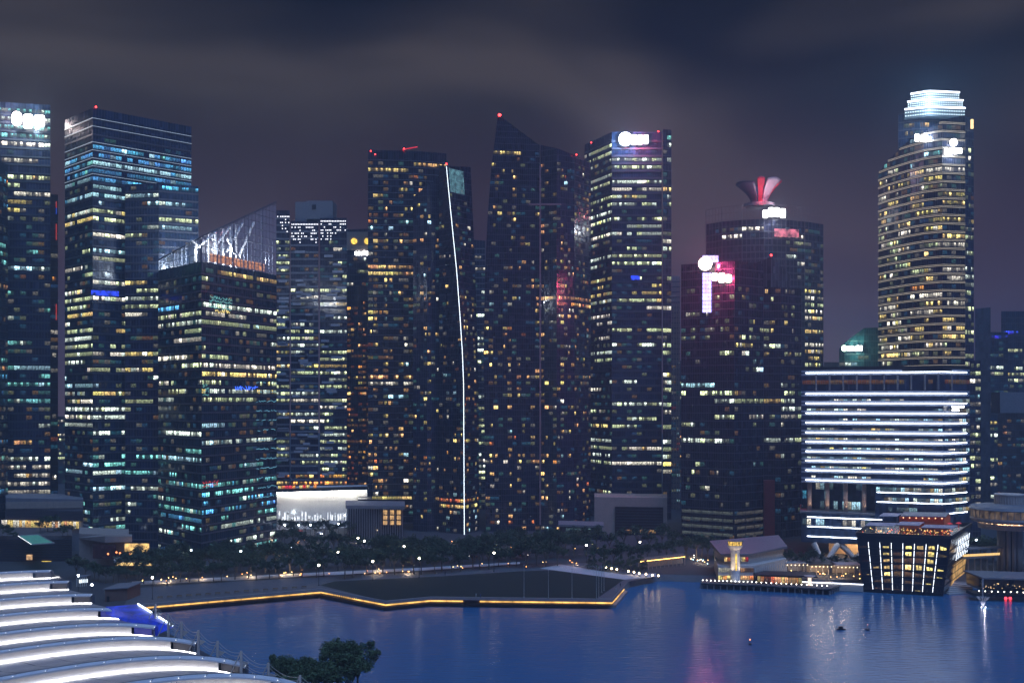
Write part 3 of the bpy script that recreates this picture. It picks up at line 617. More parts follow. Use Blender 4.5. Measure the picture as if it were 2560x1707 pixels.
# --- slivers between towers
r = thing('office_block', (*XY(1199, 760), GZ), 'pale lattice-fronted slab seen in the gap beside the pointed tower', 'building')
tower(r, [(1184, 600, 760), (1213, 602, 760)], [(640, 700, 0.3, (('white', 1),), 'o'), (700, 1290, 0.45, OFFG, 'o')], floor_h=4.0, bay=2.4, glass=G2, seed=101, cap=120, band=(0.7, 0.3), band_mat=M_GREY, mull=2.0, mull_mat=M_GREY)
r = thing('apartment_slab', (*XY(1690, 770), GZ), 'thin beige slab block in the gap beside the red-signed dark tower', 'building')
tower(r, [(1679, 690, 770), (1700, 690, 770)], [(900, 1300, 0.35, (('cool', 2), ('white', 1), ('red', 1)), 'r')], floor_h=3.6, bay=2.0, glass=pmat('beige_wall', (0.30, 0.26, 0.25), 0.8), seed=102, cap=60, mull=0)
for x in (1684, 1691, 1697):
    p = XY(x, 768.5); MB().tube((p.x, p.y, GZ), (p.x, p.y, ZP(760, 768)), 0.35, n=6).build('riser_pipe', M_BEIGE, r)
# --- dark tower with red sign and light column
r10 = thing('office_tower', (*XY(1840, 615), GZ), 'black office tower with violet light column and glaring red-haloed cream signs', 'building')
z10 = [(720, 860, 0.22, (('yellow', 2), ('green', 2), ('white', 1)), 'r'), (860, 905, 0.25, OFFG, 'o'), (905, 975, 0.12, OFF, 'o'), (975, 1000, 0.45, (('green', 2), ('yellow', 1)), 'o'), (1000, 1030, 0.6, OFFG, 'o'), (1030, 1060, 0.6, OFFG, 'o'), (1060, 1110, 0.35, OFFG, 'o'), (1110, 1275, 0.06, OFF, 'r'), (1275, 1345, 0.0, OFF, 'o')]
zt10 = ZP(652, 590)
tower(r10, [(1703, 0, 607), (1836, 0, 590), (1908, 0, 604)], z10, floor_h=4.3, bay=2.6, glass=G3, ztops=[zt10] * 3, seed=111, cap=200, band=(0.5, 0.12), mull=1.3, dim=0.14)
tower(r10, [(1909, 718, 606), (1952, 718, 604), (2003, 722, 614)], z10, floor_h=4.3, bay=2.6, glass=G3, seed=112, cap=100, band=(0.5, 0.12), mull=1.3, dim=0.14, wall_name='wing_facade', depth=24)
gm = glassmat('grey_screen', (0.06, 0.06, 0.075))
tower(r10, [(1880, 662, 640), (1928, 641, 634), (1975, 688, 640)], [], floor_h=40, bay=3, base=ZP(730, 640), glass=gm, band=(0, 0), mull=2.4, mull_mat=M_GREY, depth=18, wall_name='gable_screen'); lamp_ball(r10, W(1928, 638, 633), 0.6, M_REDL)
m_vio = emat('violet_cell_light', (0.42, 0.40, 1.0), 2.8, var=0.35, scale=0.3)
for j in range(10):
    for c in range(3):
        a, b_ = W(1757 + c * 7.4, 682 + j * 10 + 8.6, 596.5), W(1757 + c * 7.4 + 6.2, 682 + j * 10, 596.5); MB().box(a.x, 596.2, a.z, b_.x, 597.4, b_.z).build('light_cell', m_vio, r10)
for j in range(2):
    for c in range(5):
        a, b_ = W(1757 + c * 8, 639 + j * 10 + 8.6, 597.5), W(1757 + c * 8 + 6.6, 639 + j * 10, 597.5); MB().box(a.x, 597.2, a.z, b_.x, 598.4, b_.z).build('light_cell', m_vio, r10)
cream = emat('cream_sign_light', (1.0, 0.86, 0.68), 8)
sign_box(r10, 1746, 1780, 643, 676, 595, cream, 'sign', 1.5, 1.0, glow=26000, gcol=(1, 0.06, 0.18)); sign_box(r10, 1778, 1830, 681, 706, 592, cream, 'sign', 1.5, 0.2, glow=18000, gcol=(1, 0.06, 0.18))
for j in range(4):                                                # four lit podium floors behind blinds
    for (xa, Da, xb, Db, nn, kc) in ((1705, 606.4, 1834, 589.6, 5, 'pale'), (1840, 589.6, 1906, 603.2, 3, 'white')):
        for c in range(nn):
            u0, u1 = (c + 0.04) / nn, (c + 0.96) / nn; p0 = XY(xa, Da).lerp(XY(xb, Db), u0); p1 = XY(xa, Da).lerp(XY(xb, Db), u1); z0 = 15.4 - j * 3.9; 
            q = pane_mesh((p1 - p0).length, 1.7, (kc, 0), 9); t = (p1 - p0).normalized(); p = (p0 + p1) / 2
            place('window', q, Matrix(((t.x, -t.y, 0, p.x + t.y * 0.5), (t.y, t.x, 0, p.y - t.x * 0.5), (0, 0, 1, z0 + 2.0), (0, 0, 0, 1))), r10)
a, b_ = W(1910, 1350, 602), W(1936, 1200, 602); MB().box(a.x, 601, GZ, b_.x, 606, b_.z).build('red_pier', pmat('red_cladding', (0.32, 0.05, 0.05), 0.6), r10)
# --- round tower with flared red roof sculpture
r11 = thing('office_tower', (*XY(1910, 740), GZ), 'curved office tower behind wire screen, with flared red and mauve sculpture on its roof', 'building')
c11 = [(1765, 0, 735), (1805, 0, 724), (1855, 0, 717), (1910, 0, 714), (1965, 0, 717), (2012, 0, 724), (2058, 0, 735)]
z11 = ZP(548, 714)
tower(r11, c11, [(548, 585, 0.05, OFF, 'o'), (585, 602, 0.8, (('yellow', 1), ('white', 1)), 'o', (1, 2, 3, 4)), (602, 640, 0.3, OFF, 'o', (4, 5)), (640, 700, 0.4, OFF, 'o', (4, 5)), (700, 930, 0.62, (('white', 2), ('green', 2), ('yellow', 1)), 'o', (5,))], floor_h=4.4, bay=2.7, glass=G2, ztops=[z11] * 7, seed=121, cap=200, band=(0.5, 0.3), mull=2.7)
q = MB(); zs_ = ZP(512, 714); f11 = [XY(p[0], p[2] - 1.2) for p in c11]
for a, b_ in zip(f11, f11[1:]):
    for c in range(5):
        p = a.lerp(b_, c / 5); q.tube((p.x, p.y, z11 - 60), (p.x, p.y, zs_), 0.10 if c else 0.22, n=4)
    for j in range(17): z = z11 - 60 + j * (zs_ - z11 + 60) / 16; q.tube((a.x, a.y, z), (b_.x, b_.y, z), 0.09, n=4)
tag(q.build('wire_screen', pmat('screen_steel', (0.16, 0.15, 0.17), 0.5, 0.4), r11), kind='stuff')
sign_box(r11, 1906, 1964, 518, 545, 713, M_SIGNW, 'sign', 2.0, 0.4, glow=12000)
a, b_ = W(1935, 592, 713), W(2000, 572, 713); MB().quad((a.x, 712, a.z), (b_.x, 716, a.z), (b_.x, 716, b_.z), (a.x, 712, b_.z)).build('pink_lit_terrace', emat('pink_terrace_light', (1.0, 0.22, 0.32), 0.8, var=0.9, scale=0.3), r11)
# sculpture: three flared blades of a bell
cS = XY(1898, 726); z0s, z1s = ZP(506, 720), ZP(446, 720)
def blade(a0, a1, hh, mat_, rt, nm='roof_blade'):
    q = MB(); N, K = 10, 8; o = []
    for j in range(N + 1):
        v = j / N; r_ = 5.5 + (rt - 5.5) * v ** 1.8; z = z0s + (hh - z0s) * v
        for i in range(K + 1):
            an = a0 + (a1 - a0) * i / K; o.append((cS.x + r_ * math.cos(an), cS.y + r_ * math.sin(an) * 0.7, z + 1.2 * v * math.sin(math.pi * i / K)))
    q.add(o, [(j * (K + 1) + i, j * (K + 1) + i + 1, (j + 1) * (K + 1) + i + 1, (j + 1) * (K + 1) + i) for j in range(N) for i in range(K)])
    ob = q.build(nm, mat_, r11, smooth=True); md = ob.modifiers.new('thick', 'SOLIDIFY'); md.thickness = 0.5; return ob
M_MAUVE = pmat('mauve_panel', (0.42, 0.30, 0.36), 0.5); M_RED = pmat('red_panel', (0.55, 0.02, 0.05), 0.5); M_PLUM = pmat('plum_panel', (0.06, 0.03, 0.07), 0.5)
blade(R(168), R(250), ZP(458, 720), M_PLUM, 15.5); blade(R(255), R(282), z1s, M_RED, 11.0); blade(R(284), R(338), z1s - 0.8, M_MAUVE, 14.5); blade(R(339), R(352), z1s - 1.6, M_RED, 14.6); blade(R(20), R(150), ZP(458, 720), M_PLUM, 13)
MB().lathe((cS.x, cS.y), [(10, z0s - 2.0), (10, z0s), (0.1, z0s)], 28).build('sculpture_base', M_GREY, r11)
for an, c, P in ((268, (1, 0.05, 0.1), 4000), (310, (1.0, 0.45, 0.6), 3000)):
    ld = bpy.data.lights.new('roof_floodlight', 'POINT'); ld.energy = P; ld.color = c; ld.shadow_soft_size = 0.6; lo = bpy.data.objects.new('roof_floodlight', ld); col.objects.link(lo)
    lo.location = (cS.x + 16 * math.cos(R(an)), cS.y + 14 * math.sin(R(an)), z0s + 1.5); hang(lo, r11)
# --- curved tower with double light lines and stepped bright crown
r12 = thing('office_tower', (*XY(2310, 660), GZ), 'curved office tower ringed by double light lines with stepped glowing crown', 'building')
c12 = [(2197, 432, 671), (2218, 404, 661), (2246, 374, 651), (2276, 350, 641), (2310, 330, 632), (2356, 300, 625), (2412, 288, 628)]
z12 = [(300, 345, 0.25, (('cool', 2), ('white', 1)), 'o'), (345, 425, 0.22, (('teal', 2), ('cool', 1), ('white', 1)), 'o'), (425, 560, 0.60, (('yellow', 3), ('white', 2), ('green', 1)), 'o'), (560, 700, 0.58, (('white', 2), ('green', 2), ('yellow', 2)), 'o'), (700, 740, 0.5, (('orange', 2), ('yellow', 1)), 'o'), (740, 780, 0.6, (('yellow', 2), ('white', 2)), 'o'), (780, 925, 0.7, (('white', 2), ('yellow', 3), ('green', 1)), 'o')]
tower(r12, c12, z12, floor_h=4.75, bay=2.6, glass=G3, seed=131, cap=300, band=(1.0, 0.5), band_mat=pmat('gold_grey_band', (0.10, 0.085, 0.07), 0.5), mull=1.3, depth=34, led=[(0.04, 0.16, M_LEDP, 0, 1400, 1.0), (0.80, 0.16, M_LEDP, 0, 1400, 1.0)])
tower(r12, [(2246, 300, 655), (2300, 282, 650), (2413, 270, 652)], [(300, 350, 0.45, (('warm', 2), ('yellow', 1)), 'r')], floor_h=4.75, bay=2.6, glass=G1, ztops=[ZP(284, 652)] * 3, seed=132, cap=30, base=120, wall_name='rear_facade', depth=22)
tower(r12, [(2413, 292, 660), (2434, 294, 664)], [(380, 560, 0.2, OFFG, 'r'), (560, 930, 0.6, OFFG, 'o')], floor_h=4.75, bay=2.4, glass=G1, seed=133, cap=60, wall_name='side_shaft', depth=20)
MCR = emat('crown_glow_panel', (0.20, 0.42, 0.65), 0.16, var=0.9, scale=0.9)
for k, (x0, xm, x1, yt, yb) in enumerate(((2276, 2322, 2398, 232, 248), (2268, 2322, 2407, 252, 266), (2261, 2322, 2412, 271, 292))):
    Dk = 646; a, c, b_ = XY(x0, Dk + 5), XY(xm, Dk - 1), XY(x1, Dk + 2); zt_, zb_ = ZP(yt, Dk), ZP(yb, Dk)
    o = [a, c, b_, b_ * ((Dk + 20) / Dk), a * ((Dk + 20) / Dk)]
    MB().prism(o, zb_, zt_).build('crown_tier', MCR, r12)
    q = MB()
    for p, s in ((a, c), (c, b_)): q.tube((p.x, p.y - 0.5, zt_ + 0.5), (s.x, s.y - 0.5, zt_ + 0.5), 0.55, n=6)
    q.build('light_strip', M_LEDW, r12)
    ld = bpy.data.lights.new('crown_light', 'POINT'); ld.energy = 26000; ld.color = (0.42, 0.70, 1.0); ld.shadow_soft_size = 2; lo = bpy.data.objects.new('crown_light', ld); col.objects.link(lo); lo.location = W(2330, yt - 2, 640); hang(lo, r12)
    rg = random.Random(5 + k)
    for p, s, nn in ((a, c, 10), (c, b_, 15)):
        for i in range(nn):
            for j in range(2):
                e_ = p.lerp(s, (i + 0.5) / nn); zz = zb_ + (zt_ - zb_) * (0.28 + 0.4 * j); MB().box(e_.x - 0.25, e_.y - 0.7, zz - 0.3, e_.x + 0.25, e_.y - 0.4, zz + 0.3).build('dot_light', emat('dot_light_cool', (0.7, 0.9, 1.0), 2.4), r12)
sign_box(r12, 2286, 2325, 334, 354, 634, M_SIGNW, 'sign', 3.0, 0.3, glow=9000); sign_box(r12, 2375, 2393, 347, 366, 626, M_SIGNW, 'sign', 1.6, 1.0); sign_box(r12, 2361, 2405, 369, 388, 626, M_SIGNW, 'sign', 1.6, 0.3, glow=12000)
a, b_ = W(2427, 322, 658), W(2433, 299, 658); MB().box(a.x, 657.6, a.z, b_.x, 658.4, b_.z).build('amber_lamp_panel', emat('amber_panel_light', (1.0, 0.72, 0.3), 2.2), r12)
for x, y0, y1, k in ((2319, 398, 415, 'red'), (2202, 543, 560, 'deep'), (2203, 558, 570, 'red'), (2331, 712, 738, 'red')):
    i = 5; D = 640 if x > 2250 else 669; a, b_ = W(x - 2, y1, D - 13), W(x + 3, y0, D - 13); MB().box(a.x, D - 13.2, a.z, b_.x, D - 12.6, b_.z) if False else None
# --- right-hand background
r = thing('office_block', (*XY(2150, 710), GZ), 'low dark block with sloping roof and glowing green-white bar sign', 'building')
tower(r, [(2098, 872, 706), (2112, 856, 704), (2160, 820, 702), (2206, 818, 704)], [(885, 930, 0.25, OFFT, 'o')], floor_h=4.2, bay=3, glass=G4, seed=141, cap=40)
sign_box(r, 2118, 2156, 863, 877, 702, emat('green_white_sign', (0.92, 1.0, 0.95), 8), 'sign', 2.5, 0.4, glow=8000, gcol=(0.4, 1.0, 0.6)); sign_box(r, 2104, 2117, 863, 878, 702, emat('green_sign_dot', (0.6, 1.0, 0.65), 8), 'sign', 2.5, 1.0)
r = thing('office_block', (*XY(2458, 770), GZ), 'plain slate-blue slab tower with slanted roof, lower half paler', 'building')
tower(r, [(2438, 772, 770), (2476, 768, 770)], [(900, 1260, 0.05, OFF, 'o')], floor_h=4.2, bay=3, glass=glassmat('slate_wall', (0.05, 0.06, 0.08), rough=(0.4, 0.6)), seed=142, cap=30, mull=3, dim=0.0)
r = thing('office_tower', (*XY(2540, 810), GZ), 'dark blue office tower with deep blue lit terrace behind the teal mid-rise block', 'building')
tower(r, [(2503, 778, 810), (2620, 778, 812)], [(800, 830, 0.25, (('teal', 1), ('pale', 1)), 'o'), (830, 850, 0.8, (('deep', 1),), 'o'), (850, 1000, 0.22, OFFG, 'o'), (1000, 1300, 0.12, OFF, 'o')], floor_h=4.4, bay=3.2, glass=G4, seed=143, cap=80, dim=0.16)
r = thing('office_block', (*XY(2490, 790), GZ), 'teal mid-rise block with deep blue terrace lights at its roofline', 'building')
tower(r, [(2474, 830, 790), (2520, 830, 790)], [(830, 852, 0.9, (('deep', 1),), 'o'), (852, 1300, 0.3, OFFG, 'o')], floor_h=4.4, bay=3.2, glass=G4, seed=144, cap=60)
r = thing('apartment_slab', (*XY(2437, 600), GZ), 'narrow grey apartment slab with a single column of white windows', 'building')
tower(r, [(2424, 900, 600), (2452, 902, 602)], [(900, 1290, 0.5, (('white', 2), ('green', 2), ('cool', 1)), 'r')], floor_h=4.2, bay=2.8, glass=G2, seed=145, cap=60)
r = thing('office_block', (*XY(2530, 690), GZ), 'brown mid-rise block with grey plant floor behind the round turret', 'building')
tower(r, [(2494, 1032, 690), (2552, 1032, 690), (2640, 1036, 700)], [(1040, 1290, 0.12, (('warm', 1), ('white', 1)), 'r')], floor_h=3.8, bay=2.8, glass=G5, seed=146, cap=40)
a, b_ = W(2500, 1032, 692), W(2560, 980, 692); MB().box(a.x, 692, a.z, b_.x + 20, 705, b_.z).build('plant_room', M_GREY, r)
# ================================================================== lower buildings
def slab(root, name, pxs, Ds, z0, z1, depth, mat_, off=0.0, hangs=True):
    """block whose front follows (px, D) points"""
    f = [XY(p, d - off) for p, d in zip(pxs, Ds)]
    b = [q * ((q.y + depth) / q.y) for q in (f[-1], f[0])]
    return MB().prism(f + b, z0, z1).build(name, mat_, root)
def strip(root, name, pxs, Ds, z, r, mat_, out=0.6):
    f = [XY(p, d - out) for p, d in zip(pxs, Ds)]; q = MB()
    for a, b in zip(f, f[1:]): q.tube((a.x, a.y, z), (b.x, b.y, z), r, n=6)
    return q.build(name, mat_, root)
def win_row(root, pxa, Da, pxb, Db, z0, z1, n, fn, fill=0.92, out=0.35, bars=1, name='window'):
    A, B = XY(pxa, Da), XY(pxb, Db); t = (B - A).normalized(); w = (B - A).length / n * fill
    for c in range(n):
        k = fn(c)
        if not k: continue
        p = A.lerp(B, (c + 0.5) / n)
        place(name, pane_mesh(w, z1 - z0, k, bars), Matrix(((t.x, -t.y, 0, p.x + t.y * out), (t.y, t.x, 0, p.y - t.x * out), (0, 0, 1, z0), (0, 0, 0, 1))), root)
rg = random.Random(4)
# --- office building with white light lines, tall columns at its terrace
r13 = thing('office_building', (*XY(2200, 540), GZ), 'broad office building striped by bright white light lines, tall columns at its open terrace', 'building')
P13 = (2003, 2358, 2424); D13 = (538, 514, 526); LP, RP = P13[0], P13[2]
def dpt(px):
    return D13[0] + (D13[1] - D13[0]) * (px - P13[0]) / (P13[1] - P13[0]) if px <= P13[1] else D13[1] + (D13[2] - D13[1]) * (px - P13[1]) / (P13[2] - P13[1])
def zy(py): return ZP(py, 526)
M_LEDF = emat('facade_led_line', (0.80, 0.88, 1.0), 9, light=True); M_SPP = pmat('pale_blue_spandrel', (0.28, 0.32, 0.42), 0.5, 0, 0.15)
slab(r13, 'facade', P13, D13, zy(1205), zy(930), 38, G1)
slab(r13, 'parapet', [2001, 2358, 2426], [539, 513, 527], zy(930) + 0.01, zy(916), 40, M_DARK)
xs_ = 2188; slab(r13, 'lower_facade', (xs_, 2358, 2424), (dpt(xs_), D13[1], D13[2]), GZ, zy(1205) - 0.02, 38, G1)
slab(r13, 'terrace_rear_wall', (2004, xs_ - 0.5), (552, 540), zy(1285), zy(1205) - 0.02, 20, G1)
slab(r13, 'terrace_block', (2003, xs_ - 0.5), (538, dpt(xs_)), zy(1362), zy(1287), 36, G1)
slab(r13, 'terrace_floor', (2000, xs_), (537, dpt(xs_) - 1), zy(1287), zy(1283), 36, M_CONC)
for k, py in enumerate((931, 984, 1008, 1033, 1057, 1082, 1106, 1130, 1154, 1178, 1203)):
    strip(r13, 'light_strip', (2014, 2358, 2417), (dpt(2014), 514, 525), zy(py), 0.20, M_LEDF, 0.9)
    slab(r13, 'floor_ledge', P13, D13, zy(py) + 0.35, zy(py) + 1.3, 1.0, M_SPP, 0.5)
    slab(r13, 'spandrel_panel', P13, D13, zy(py) - 1.25, zy(py) - 0.3, 0.5, M_SPP, 0.25)
    if False: slab(r13, 'spandrel_rail', P13, D13, zy(py) - 2.9 + 1.4, zy(py) - 2.9 + 1.6, 0.6, pmat('rose_rail', (0.20, 0.10, 0.13), 0.5), 0.4)
for py in (1229, 1253): strip(r13, 'light_strip', (2192, 2358, 2417), (dpt(2192), 514, 525), zy(py), 0.20, M_LEDF, 0.9)
strip(r13, 'light_strip', (2362, 2418), (515, 525), zy(1278), 0.20, M_LEDF, 0.9)
for py, xe in ((1297, 2205), (1321, 2172), (1346, 2160)): strip(r13, 'light_strip', (2018, xe), (dpt(2018), dpt(xe) - 0.5), zy(py), 0.20, M_LEDF, 0.9)
for k, py in enumerate((946, 994, 1018, 1043, 1067, 1092, 1116, 1140, 1164, 1188, 1213, 1238, 1262)):
    den = (0.4, 0.8, 0.75, 0.8, 0.85, 0.75, 0.7, 0.75, 0.75, 0.7, 0.85, 0.85, 0.7)[k]; pal = (('orange', 3), ('warm', 2)) if k == 0 else (('white', 3), ('cool', 3), ('pale', 3), ('yellow', 1))
    x0 = 2006 if py < 1205 else 2190; st = [False]
    def f_(c, den=den, pal=pal, st=st, k=k):
        if rg.random() < 0.4: st[0] = rg.random() < den
        return (pick(rg, pal), 0 if k == 0 else rg.choice((0, 0, 1, 1, 2))) if st[0] else None
    zc = zy(py + 14); win_row(r13, x0, dpt(x0), 2357, 514, zc, zc + 2.0, 30 if x0 < 2100 else 16, f_); win_row(r13, 2360, 514.6, 2422, 525.6, zc, zc + 2.0, 7, f_)
for px in range(2040, 2410, 34):                                       # slender posts of the sky terrace
    p = XY(px, dpt(px) - 0.5); MB().tube((p.x, p.y, zy(975)), (p.x, p.y, zy(935)), 0.45, n=8).build('post', M_GREY, r13)
for px in (2024, 2068, 2114, 2160):
    p = XY(px, dpt(px) + 3); MB().tube((p.x, p.y, zy(1284)), (p.x, p.y, zy(1206)), 1.05, n=14).build('column', pmat('pink_stone_column', (0.55, 0.42, 0.36), 0.6), r13, smooth=True)
    ld = bpy.data.lights.new('column_uplight', 'SPOT'); ld.energy = 900; ld.color = (1, 0.72, 0.52); ld.spot_size = R(70); ld.shadow_soft_size = 0.3
    lo = bpy.data.objects.new('column_uplight', ld); col.objects.link(lo); lo.location = (p.x, p.y - 5.5, zy(1283)); lo.rotation_euler = (R(180 - 28), 0, 0); hang(lo, r13)
for row, (ya, yb) in enumerate(((1210, 1232), (1236, 1258), (1262, 1282))):
    win_row(r13, 2006, 551.5, xs_ - 2, 539.5, zy(yb), zy(ya), 16, lambda c: (pick(rg, (('cool', 2), ('white', 2), ('blue', 2))), rg.choice((0, 0, 1, 2))) if rg.random() < 0.42 else None)
win_row(r13, 2006, 537.8, xs_ - 2, dpt(xs_), zy(1317), zy(1302), 16, lambda c: (pick(rg, (('cool', 2), ('white', 3))), rg.choice((0, 1, 2))) if rg.random() < 0.7 else None)
for a, b in ((2034, 2052), (2096, 2072), (2100, 2136), (2172, 2140)):      # raking legs under the block
    p, s = XY(a, 533), XY(b, 530); MB().tube((p.x, p.y, zy(1362)), (s.x, s.y, GZ), 1.5, 1.2, n=10).build('raking_leg', pmat('pale_render', (0.55, 0.48, 0.44), 0.7), r13)
slab(r13, 'lobby_wall', (2072, 2178), (548, 538), GZ, zy(1362) - 0.01, 10, pmat('lobby_timber', (0.55, 0.38, 0.22), 0.6, 0, 0.1, 0.5, stretch=(0.2, 0.2, 6)))
for px in (2090, 2120, 2150):
    ld = bpy.data.lights.new('lobby_light', 'POINT'); ld.energy = 1500; ld.color = (1, 0.70, 0.42); ld.shadow_soft_size = 0.5; lo = bpy.data.objects.new('lobby_light', ld); col.objects.link(lo); p = XY(px, 538); lo.location = (p.x, p.y, 9.0); hang(lo, r13)
sign_box(r13, 2379, 2411, 1014, 1019, 516, M_SIGNW, 'sign', 1.0, 0.3, (0.98, 0.18)); sign_box(r13, 2380, 2398, 1022, 1027, 516, M_SIGNW, 'sign', 1.0, 0.3, (0.98, 0.18))
# --- bayfront hotel
r14 = thing('hotel', (*XY(2260, 455), 0), 'dark hotel block leaning out over the water with vertical light lines and red rooftop bar', 'building')
bb = [XY(2160, 454), XY(2356, 444), XY(2410, 486), XY(2200, 492)]; tt = [XY(2141, 452), XY(2378, 441), XY(2428, 488), XY(2180, 494)]
zh = 23.6
def hot(i, u, z, out=0.0):
    k = z / zh; a = bb[i].lerp(tt[i], k); b = bb[(i + 1) % 4].lerp(tt[(i + 1) % 4], k); t = (b - a).normalized(); p = a.lerp(b, u); return Vector((p.x + t.y * out, p.y - t.x * out, z))
q = MB(); vv = [(p.x, p.y, -1.0) for p in bb] + [(p.x, p.y, zh) for p in tt]; q.add(vv, [(0, 1, 5, 4), (1, 2, 6, 5), (2, 3, 7, 6), (3, 0, 4, 7), (4, 5, 6, 7)]); q.build('facade', pmat('hotel_dark_glass', (0.014, 0.014, 0.020), 0.2), r14)
for j in range(7):
    z = 1.2 + j * 2.85; q = MB()
    for i in (0, 1):
        a, b = hot(i, 0, z, 0.25), hot(i, 1, z, 0.25); c, d = hot(i, 0, z, -0.2), hot(i, 1, z, -0.2); h = Vector((0, 0, 0.30)); q.add([a, b, b + h, a + h, c, d, d + h, c + h], [(0, 1, 2, 3), (3, 2, 6, 7), (4, 5, 1, 0), (0, 3, 7, 4), (1, 5, 6, 2)])
    q.build('floor_ledge', M_DARK, r14)
    for c in range(8):
        u0, u1 = (c + 0.10) / 8, (c + 0.88) / 8
        lit = rg.random() < (0.12, 0.2, 0.6, 0.3, 0.85, 0.35, 0.85, 0.65)[c]; k = ('yellow', rg.choice((2, 2, 3))) if lit else (('warm', 0) if rg.random() < 0.6 else None)
        if not k: continue
        if lit: u0, u1 = u0 + 0.10 / 8, u0 + 0.66 / 8
        a, b = hot(0, u0, z + 0.5, 0.06), hot(0, u1, z + 0.5, 0.06); t = (b - a); w = t.length; t.normalize()
        place('window', pane_mesh(w, 1.95, k, 1), Matrix(((t.x, -t.y, 0, (a.x + b.x) / 2), (t.y, t.x, 0, (a.y + b.y) / 2), (0, 0, 1, z + 0.5), (0, 0, 0, 1))), r14)
        f = MB(); r0, r1 = hot(0, (c + 0.08) / 8, z + 0.3, 0.5), hot(0, (c + 0.92) / 8, z + 0.3, 0.5); f.add([r0, r1, r1 + Vector((0, 0, 0.8)), r0 + Vector((0, 0, 0.8))], [(0, 1, 2, 3)]); 
for c in range(1, 8):
    for j in range(7):
        z = 1.2 + j * 2.85 + 0.35; q = MB().tube(hot(0, c / 8 - 0.004, z, 0.55), hot(0, c / 8 - 0.004, z + 2.4, 0.55), 0.085, n=5); q.build('light_strip', M_LEDW, r14)
for c in range(7):
    for j in range(3): z = 12.4 + j * 3.0; MB().tube(hot(1, 0.36 + c * 0.09, z, 0.4), hot(1, 0.37 + c * 0.09, z + 2.5, 0.4), 0.07, n=5).build('light_strip', M_LEDW, r14)
q = MB(); q.add([hot(1, 0.32, 1.5, 0.15), hot(1, 0.95, 1.5, 0.15), hot(1, 0.95, 10.5, 0.15), hot(1, 0.32, 10.5, 0.15)], [(0, 1, 2, 3)]); q.build('lobby_glazing', emat('lobby_amber_glow', (1.0, 0.58, 0.18), 0.55, var=0.8, scale=0.25), r14)
for i in range(4):
    a, b = hot(i, 0, zh, 0.1), hot(i, 1, zh, 0.1); t = b - a; n_ = Vector((t.y, -t.x, 0)).normalized() * 0.25; q = MB().obox((a + b) / 2 + Vector((0, 0, 0.6)), t / 2 * 0.995, n_, Vector((0, 0, 0.6))); q.build('parapet', M_DARK, r14)
# rooftop bar: lamps, planted tables, awnings and an orange pavilion
def roofp(u, v, z): return hot(0, u, zh).lerp(hot(2, 1 - u, zh), v) * 1.0 + Vector((0, 0, z - 0))
for k in range(110):
    u, v = rg.uniform(0.03, 0.95), rg.uniform(0.03, 0.40); p = roofp(u, v, 0.5 + rg.random() * 1.2); kc = rg.choice(('warm', 'orange', 'yellow', 'orange', 'red'))
    MB().ball(p, rg.uniform(0.10, 0.24), 6).build('bar_lamp', emat('bar_lamp_' + kc, WCOL[kc], 2.2), r14)
for u0, u1, v0, v1, z in ((0.06, 0.36, 0.18, 0.45, 3.1), (0.38, 0.62, 0.22, 0.5, 3.5), (0.64, 0.97, 0.22, 0.45, 2.7), (0.14, 0.33, 0.55, 0.85, 5.4)):
    c = [roofp(u, v, z) for u, v in ((u0, v0), (u1, v0), (u1, v1), (u0, v1))]; h = Vector((0, 0, 0.25)); q = MB(); q.add(c + [x + h for x in c], [(3, 2, 1, 0), (4, 5, 6, 7), (0, 1, 5, 4), (1, 2, 6, 5), (2, 3, 7, 6), (3, 0, 4, 7)])
    for x in c: q.tube(x - Vector((0, 0, z)), x, 0.1, n=5, cap=False)
    q.build('awning', pmat('grey_awning', (0.34, 0.34, 0.40), 0.6), r14)
c = [roofp(u, v, 0.1) for u, v in ((0.34, 0.62), (0.80, 0.62), (0.80, 0.95), (0.34, 0.95))]
q = MB(); h = Vector((0, 0, 5.2)); q.add(c + [x + h for x in c], [(0, 1, 5, 4), (1, 2, 6, 5), (3, 0, 4, 7), (2, 3, 7, 6)]); q.build('pavilion_wall', pmat('orange_wall', (0.85, 0.16, 0.05), 0.6), r14)
MB().add([x + Vector((0, -1.5 if i < 2 else 1, 5.25)) for i, x in enumerate(c)] + [x + Vector((0, -1.5 if i < 2 else 1, 5.6)) for i, x in enumerate(c)], [(3, 2, 1, 0), (4, 5, 6, 7), (0, 1, 5, 4), (1, 2, 6, 5), (2, 3, 7, 6), (3, 0, 4, 7)]).build('pavilion_roof', M_GREY, r14)
for k in range(7):
    p = c[0].lerp(c[1], (k + 0.5) / 7) + Vector((0, -1.0, 4.8)); MB().ball(p, 0.22, 6).build('pavilion_lamp', emat('pavilion_lamp_light', (1, 0.5, 0.25), 5), r14)
    if k % 3 == 1:
        ld = bpy.data.lights.new('pavilion_spot', 'POINT'); ld.energy = 260; ld.color = (1, 0.5, 0.3); ld.shadow_soft_size = 0.2; lo = bpy.data.objects.new('pavilion_spot', ld); col.objects.link(lo); lo.location = p; hang(lo, r14)
for u, v in ((0.87, 0.55), (0.95, 0.6)):
    p = roofp(u, v, 0); q = MB(); q.tube(p, p + Vector((0, 0, 3.2)), 0.08, n=5); q.lathe((p.x, p.y), [(1.3, p.z + 2.9), (0.05, p.z + 3.6)], 10); q.build('parasol', emat('parasol_red_glow', (1, 0.05, 0.05), 0.5), r14)
